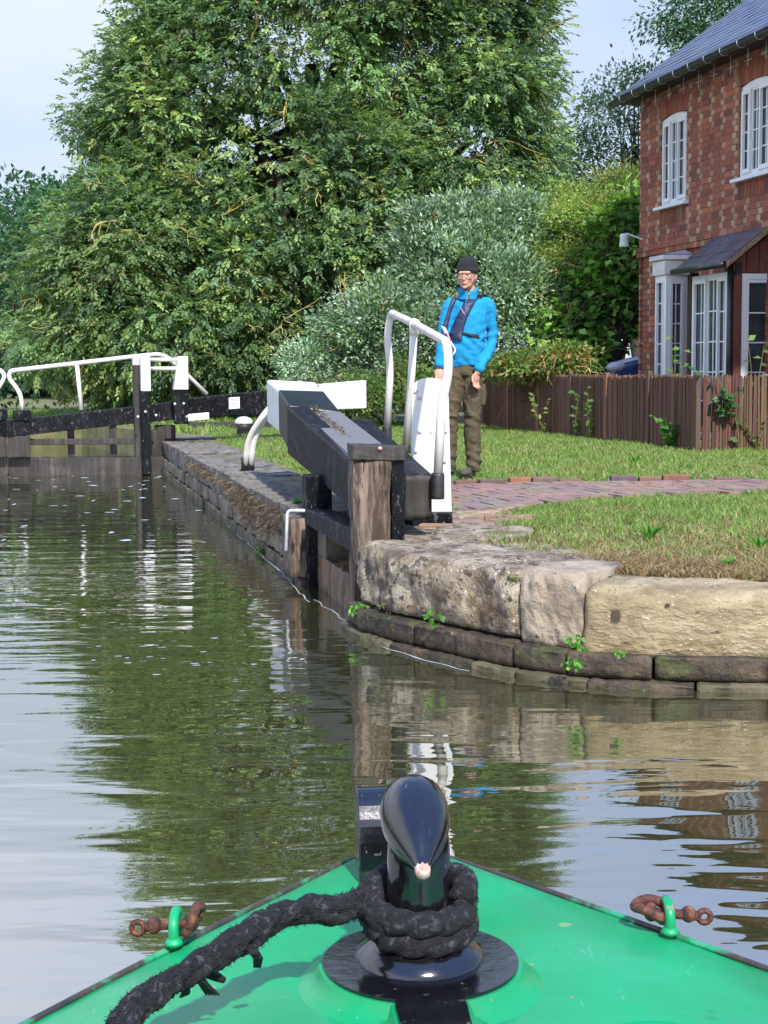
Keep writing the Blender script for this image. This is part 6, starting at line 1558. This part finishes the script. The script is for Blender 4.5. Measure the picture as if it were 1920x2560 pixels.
# ------------------------------------------------------------ grass
def blades(name, poly, n, h, w_, pal_g, pal_d, dry, seed, hole=None, wt=None, lab=None):
    g = np.random.default_rng(seed); pl = np.array(poly); lo, hi = pl.min(0), pl.max(0); P = np.zeros((0, 2))
    while len(P) < n:
        q = g.uniform(lo, hi, (n*2, 2)); ok = inside_np(q, poly)
        if hole is not None:
            for hp_ in hole: ok &= ~inside_np(q, hp_)
        q3 = np.concatenate([q, np.zeros((len(q), 1))], 1)
        ok &= (sines(q3, 5, seed) > -.75) | (g.random(len(q)) < .35)
        if wt is not None: ok &= g.random(len(q)) < wt(q)
        P = np.concatenate([P, q[ok]])
    P = P[:n]; B = np.concatenate([P, np.full((n, 1), -.012)], 1)
    pt = sines(B, 2.2, seed+1)*.5+sines(B, 9, seed+2)*.35
    isdry = (g.random(n) < np.clip(dry(P)+pt*.35, .02, .97))
    col = np.where(isdry[:, None], np.array(pal_d)[g.integers(0, len(pal_d), n)], np.array(pal_g)[g.integers(0, len(pal_g), n)])*g.uniform(.7, 1.25, (n, 1))
    hh = h*g.uniform(.4, 1.3, n)*(1+.4*sines(B, 4, seed+3)); hh = np.where(isdry, hh*.75, hh)
    a = g.uniform(0, 6.28, n); S = np.stack([np.cos(a), np.sin(a), np.zeros(n)], 1); ln = g.normal(size=(n, 3))*.55*np.where(isdry, 2.0, 1.0)[:, None]; ln[:, 2] = 0
    wv_ = (w_*g.uniform(.7, 1.4, n))[:, None]
    M_ = B+np.stack([ln[:, 0]*.35, ln[:, 1]*.35, np.full(n, .6)], 1)*hh[:, None]; T = B+np.stack([ln[:, 0], ln[:, 1], np.full(n, 1.0)], 1)*hh[:, None]
    v = np.stack([B-S*wv_, B+S*wv_, M_+S*wv_*.7, M_-S*wv_*.7, T], 1).reshape(-1, 3)
    i = np.arange(n)[:, None]*5; q1 = np.concatenate([i, i+1, i+2, i+3], 1); q2 = np.concatenate([i+3, i+2, i+4, i+4], 1)
    # second part as degenerate-free triangles is kept in its own mesh pass by making quads with a split tip
    v = v.reshape(n, 5, 3); tip2 = v[:, 4]+S*wv_*.12; v = np.concatenate([v, tip2[:, None]], 1).reshape(-1, 3)
    i = np.arange(n)[:, None]*6; f = np.concatenate([np.concatenate([i, i+1, i+2, i+3], 1), np.concatenate([i+3, i+2, i+5, i+4], 1)])
    o = np_mesh(name, v, f, np.concatenate([col, col]), 'grass_blade'); setp(o, lab, 'grass', kind='stuff'); return o
GR = [(.14, .27, .045), (.18, .32, .06), (.23, .35, .09), (.11, .20, .04), (.26, .36, .10)]
DR = [(.36, .30, .14), (.30, .23, .11), (.24, .15, .08), (.42, .37, .20), (.20, .12, .06)]
inner = [(WING[i][0]-WN[i].x*.50, WING[i][1]-WN[i].y*.50) for i in range(4, 5)]+[(WING[i][0]-WN[i].x*k_, WING[i][1]-WN[i].y*k_) for i, k_ in zip(range(5, len(WING)), (.42, .36, .28, .24, .24, .24))]
near_poly = [Gp(1040, 1176)]+inner+[(6, 6), (6.5, 11.8)]+[near_edge[5], near_edge[4], near_edge[3], near_edge[2], Gp(1085, 1128)]
blades('grass', near_poly, 64000, .042, .0030, GR, DR, lambda P: np.clip(1.15-(P[:, 1]-6.4)/2.6, .3, .97), 51, wt=lambda q: np.where(q[:, 0] > 3.2, .25, 1), lab='rough half-dry grass between the rounded stones and the brick path')
fwd = [Gp(975, 1046), Gp(1100, 1044), Gp(1300, 1041), Gp(1659, 1036), (5, 12.5), (7, 15.6), (3.5, 16.2), tuple((FC+U*8)[:2]), tuple(ST(5.5, 28)[:2]), tuple(ST(4.5, 29)[:2]), tuple(ST(2.35, 21)[:2]), tuple(ST(2.3, 13.8)[:2]), tuple(ST(2.55, 12.2)[:2]), tuple(ST(3.2, 11.9)[:2])]
edge_poly = [tuple(p) for p in inner]+[(WING[i][0]-WN[i].x*(k_+.45), WING[i][1]-WN[i].y*(k_+.45)) for i, k_ in reversed(list(zip(range(4, len(WING)), (.5, .42, .36, .28, .24, .24, .24))))]
blades('dead_grass', edge_poly, 15000, .045, .003, DR, [(.22, .13, .07), (.30, .20, .10), (.15, .09, .05), (.38, .30, .16)], lambda P: np.full(len(P), .9), 57, lab='flattened brown dead grass along the back of the rounded stones')
blades('grass', fwd, 120000, .042, .0042, GR+[(.22, .34, .08)], DR, lambda P: np.full(len(P), .26), 52, wt=lambda q: np.clip(1.6-(q[:, 1]-12)/14, .35, 1), lab='sunny green lawn between the brick path, the fence and the lock side')
mid = [tuple(ST(2.3, 13.8)[:2]), tuple(ST(2.55, 12.2)[:2]), tuple(ST(3.2, 11.9)[:2]), Gp(975, 1048), (.45, 11.9), (.45, 9.0), tuple(ST(2.6, 9.2)[:2]), tuple(ST(2.3, 10.2)[:2])]
blades('grass', mid, 16000, .040, .004, GR, DR, lambda P: np.full(len(P), .25), 53, lab='strip of green grass beneath the near gate beam')
farp = [tuple(ST(2.3, 21.2)[:2]), tuple(ST(2.1, 22.5)[:2]), tuple(ST(1.0, 28)[:2]), tuple(ST(-3, 31.4)[:2]), tuple(ST(-12, 34)[:2]), tuple(ST(-12, 37)[:2]), tuple(ST(5, 36)[:2]), tuple(ST(5, 28)[:2])]
blades('grass', farp, 22000, .09, .012, GR, DR, lambda P: np.full(len(P), .15), 54, lab='bright green grass on the bank beyond the far gate')

# ------------------------------------------------------------ small plants
def weed(label, name, base, stems, leaf, width, seed, pal=((.10, .26, .03), (.14, .32, .05)), per=7, cat_='plant', parent_group=None, droop=.2, flat_=False):
    """stems: list of polylines in world space"""
    g = np.random.default_rng(seed); t = thing(name, label, cat_, base, parent_group); mb = MB(); B, D, Nn, C_ = [], [], [], []
    for s in stems:
        q = cat(s, 4); mb.tube(q, list(np.linspace(leaf*.06, leaf*.025, len(q))), 5)
        for k in range(per):
            i = min(len(q)-1, int(len(q)*(k+1)/per)); p = q[i]; d = g.normal(size=3); d[2] = abs(d[2])*.5-droop; d[1] -= .3
            B.append(np.array(p)); D.append(d); Nn.append(np.array([g.normal()*.3, -.7, .7])+g.normal(size=3)*.3); C_.append(np.array(pal[g.integers(len(pal))])*g.uniform(.7, 1.25))
    v, f, c = leaf_quads(np.array(B), np.array(D), np.array(Nn), leaf*g.uniform(.6, 1.2, len(B)), width*g.uniform(.7, 1.1, len(B)), np.array(C_), .1)
    mb.build('stem', 'stemgreen' if 'stemgreen' in MATS else 'bark', t); np_mesh('leaves', v, f, c, 'leaf', t); return t
flat('stemgreen', (.16, .15, .05), .8)
def up_stems(b, n, h, spread, seed):
    rg = random.Random(seed); o = []
    for _ in range(n):
        e = Vector((rg.uniform(-1, 1)*spread, rg.uniform(-.6, .2)*spread, h*rg.uniform(.6, 1.1))); o.append([b, b+e*.5+Vector((rg.uniform(-.2, .2)*spread, 0, 0)), b+e])
    return o
def fen(x, off=.05, z=0.0):        # point on the canal side of the fence line at photo column x (display px)
    k = ray(x*K, 926); k = k.x/k.y
    q = FC-V*off; s = (k*q.y-q.x)/(U.x-k*U.y)
    if s > 0: p = q+U*s
    else:
        q = FC-U*off; s = (k*q.y-q.x)/(V.x-k*V.y); p = q+V*s
    return Vector((p.x, p.y, z))
def wallpt(x, y, d): return Wd(x, y, d)
weed('bindweed climbing in front of the left part of the fence', 'climbing_plant', fen(1180), up_stems(fen(1180), 5, .5, .30, 1), .10, .05, 61, ((.16, .26, .05), (.2, .28, .07)), 8)
weed('leafy stem climbing the fence right of the leftmost climber', 'climbing_plant', fen(1245), up_stems(fen(1245), 5, .62, .18, 2), .10, .06, 62, ((.08, .18, .03), (.12, .22, .04)), 9)
weed('small climber on the orange fence post in the middle', 'climbing_plant', fen(1275), up_stems(fen(1275), 3, .60, .08, 3), .09, .06, 63, ((.10, .2, .03),), 8)
weed('dense round-leaved plant at the near foot of the fence corner', 'climbing_plant', fen(1450), up_stems(fen(1450), 9, .34, .22, 4), .10, .085, 64, ((.06, .17, .03), (.10, .24, .04)), 8)
weed('tall dark-leaved climber standing up over the fence top at the corner', 'climbing_plant', fen(1568), [[fen(1600), fen(1590, .08, .35), fen(1570, .1, .45), fen(1555, .08, .75), fen(1500, .05, .86)]]+up_stems(fen(1565, .06, .38), 5, .24, .15, 5), .11, .08, 65, ((.04, .12, .04), (.07, .17, .05)), 10)
weed('thin weed growing tall behind the fence before the bay window', 'weed', fen(1465, -.3), [[fen(1465, -.3), fen(1455, -.3, .7), fen(1450, -.3, 1.25)], [fen(1465, -.3), fen(1470, -.3, .8), fen(1475, -.3, 1.1)]], .12, .07, 66, ((.10, .22, .05), (.14, .26, .07)), 10)
weed('thin weed growing tall behind the fence before the porch', 'weed', fen(1620, -.3), [[fen(1620, -.3), fen(1625, -.3, .7), fen(1615, -.3, 1.2)], [fen(1620, -.3), fen(1640, -.3, .8), fen(1650, -.3, 1.15)]], .12, .07, 67, ((.12, .22, .05), (.12, .14, .08)), 8)
weed('tangled stems and small leaves on the fence at the right edge of the photo', 'weed', fen(1640), up_stems(fen(1640), 7, .5, .3, 8), .05, .03, 68, ((.07, .15, .04),), 9)
def rosette(label, p, n, L, Wd_, seed, pal=((.07, .22, .025), (.10, .28, .04))):
    g = np.random.default_rng(seed); a = np.linspace(0, 6.28, n, endpoint=False)+g.uniform(0, .5, n); D = np.stack([np.cos(a), np.sin(a), g.uniform(.5, 1.3, n)], 1); B = np.tile(np.array([p.x, p.y, p.z]), (n, 1))
    Nn = np.stack([-np.cos(a), -np.sin(a), np.full(n, 1.2)], 1); col = np.array(pal)[g.integers(0, len(pal), n)]
    v, f, c = leaf_quads(B, D, Nn, L*g.uniform(.7, 1.1, n), Wd_, col, .05); o = np_mesh('weed', v, f, c, 'leaf'); return setp(o, label, 'plant')
rosette('bright green dandelion-like rosette standing in the dry grass near the middle right', Gd(1405, 1163), 13, .12, .022, 71)
rosette('green leaf rosette in the grass by the right photo edge', Gd(1640, 1185), 12, .11, .02, 72)
rosette('small green weed in the lawn in front of the fence', Gd(1370, 1000), 10, .12, .02, 73)
rosette('low green weed in the dry grass edge above the yellow stone', Gd(1575, 1222), 12, .06, .02, 74)
rosette('tuft of weed on the wall coping beside the grab handle', Gd(640, 1090), 14, .07, .02, 75)
# wall plants
def wallweed(label, x, y, d, n, L, Wd_, seed, spread=.05, pal=((.10, .30, .03), (.14, .36, .05), (.07, .2, .03)), name='wall_plant'):
    g = np.random.default_rng(seed); c = Wd(x, y, d); B = np.array([c.x, c.y, c.z])+g.normal(size=(n, 3))*np.array([spread, .012, spread*.6]); B[:, 1] -= .02
    D = g.normal(size=(n, 3)); D[:, 1] -= .8; D[:, 2] -= .1
    v, f, cc = leaf_quads(B, D, np.array([0, -.8, .6])+g.normal(size=(n, 3))*.5, L*g.uniform(.6, 1.2, n), Wd_, np.array(pal)[g.integers(0, len(pal), n)]*g.uniform(.7, 1.2, (n, 1)), .1)
    return setp(np_mesh(name, v, f, cc, 'leaf'), label, 'plant')
wallweed('fern-like plant at the waterline against the wooden gate post', 774, 1315, 7.38, 70, .035, .014, 81, .022)
wallweed('bright round-leaved plant under the long grey stone', 935, 1335, 6.72, 12, .035, .034, 82, .022)
wallweed('bright green sprig in the joint below the pale pinkish stone', 1240, 1382, 5.98, 26, .028, .022, 83, .025)
wallweed('green sprig hanging down the dark courses below the joint', 1235, 1430, 5.90, 26, .026, .018, 84, .018)
wallweed('small sprig under the yellow stone near its dark stain', 1335, 1408, 5.88, 12, .022, .018, 85, .012)
wallweed('moss and small leaves hanging over the foot of the long grey stone', 850, 1325, 7.0, 60, .02, .012, 86, .09, ((.06, .10, .02), (.05, .08, .02), (.10, .12, .03)))
wallweed('green weed at the waterline of the long lock wall', 575, 1190, 10.6, 50, .04, .02, 87, .06, ((.06, .13, .02), (.08, .16, .03)))
wallweed('single bright leafy weed low on the long lock wall, halfway along', 478, 1093, 14.4, 14, .05, .04, 88, .04)
wallweed('tuft growing from the joint on top beside the pale pinkish stone', 1112, 1247, 6.45, 30, .03, .008, 89, .012, ((.12, .2, .04), (.2, .2, .08)))
# dead roots matted over the lock wall edge
g = np.random.default_rng(91); n = 5200; t_ = g.uniform(9.6, 16.6, n); prob = np.exp(-((t_-11.2)/1.5)**2)+.5*np.exp(-((t_-14.5)/1.0)**2); keep = g.random(n) < prob; t_ = t_[keep]; n = len(t_)
z0 = -.02-g.random(n)**1.3*(.20*np.exp(-((t_-10.8)/1.4)**2)+.05); B = np.array([ST(WALLS-.022-.02*g.random(), a, b) for a, b in zip(t_, z0)])
D = np.tile(np.array(-V*.25)[None], (n, 1))+g.normal(size=(n, 3))*.5; D[:, 2] -= .7
v, f, c = leaf_quads(B, D, np.array(-V)+g.normal(size=(n, 3))*.4, .09*g.uniform(.4, 1.3, n), .007, np.array([(.09, .065, .045), (.15, .11, .075), (.05, .038, .026), (.24, .19, .13)])[g.integers(0, 4, n)], .1)
o = np_mesh('dead_roots', v, f, c, 'grass_blade'); setp(o, 'mat of dry brown roots hanging over the edge of the long lock wall', 'roots', kind='stuff')
# debris in the beam channel
g = np.random.default_rng(92); n = 500; k = g.random(n); A_ = np.array(C3)[None]*(1-k[:, None])+np.array(C4)[None]*k[:, None]; B = A_+g.normal(size=(n, 3))*np.array([.012, .02, .003])+np.array([.02, 0, .006]); 
v, f, c = leaf_quads(B, g.normal(size=(n, 3))*np.array([1, 1, .4]), g.normal(size=(n, 3)), .03*g.uniform(.5, 1.2, n), .007, np.array([(.12, .08, .05), (.22, .16, .09), (.06, .05, .03)])[g.integers(0, 3, n)], .1)
o = np_mesh('leaf_litter', v, f, c, 'grass_blade'); setp(o, 'dead leaves and twigs caught along the near gate walkway', 'litter', kind='stuff')
# foam specks and the pale scum line
mb = MB(); rg = random.Random(93)
def fleck(x, y, w_, h_):
    p = G(x, y, ZW+.004); n_ = 9; ph = rg.random()*6
    mb.add([p+Vector((math.cos(a)*w_*(1+.25*math.sin(3*a+ph)), math.sin(a)*h_*(1+.25*math.cos(2*a+ph)), .001)) for a in np.linspace(0, 2*math.pi, n_+1)[:-1]], [tuple(range(n_))])
for _ in range(60):
    y = 1183+abs(rg.gauss(0, 1))*70; x = rg.uniform(0, 500+(y-1183)*.8); fleck(x, y, rg.uniform(.01, .05), rg.uniform(.015, .07))
for _ in range(35): fleck(rg.gauss(430, 160), rg.gauss(1480, 130), rg.uniform(.006, .022), rg.uniform(.005, .014))
for _ in range(15): fleck(rg.gauss(440, 130), rg.gauss(1645, 14), rg.uniform(.008, .022), rg.uniform(.005, .010))
o = mb.build('foam', 'foam'); setp(o, 'pale foam flecks floating on the dark water', 'foam', kind='stuff')
mb = MB()
def scum(pts, w_):
    q = cat(pts, 8); vs = []
    for i, p in enumerate(q):
        t = (q[min(i+1, len(q)-1)]-q[max(i-1, 0)]).normalized(); n_ = Vector((t.y, -t.x, 0)); ww = w_*(.4+.9*abs(fbm(p*9)))
        c = p+n_*fbm(p*5)*.02; vs += [c-n_*ww, c+n_*ww]
    mb.add(vs, [(2*i, 2*i+1, 2*i+3, 2*i+2) for i in range(len(q)-1)])
scum([G(x*K, y*K, ZW+.004) for x, y in ((440, 1092), (500, 1142), (560, 1196), (610, 1240), (648, 1278), (668, 1300))], .005)
scum([G(x*K, y*K, ZW+.004) for x, y in ((680, 1295), (720, 1322), (762, 1352))], .004)
scum([G(x*K, y*K, ZW+.004) for x, y in ((768, 1372), (800, 1388), (860, 1408), (940, 1432), (1010, 1450))], .006)
o = mb.build('scum_line', 'foam'); setp(o, 'thin pale scum line on the water along the foot of the wall', 'foam', kind='stuff')
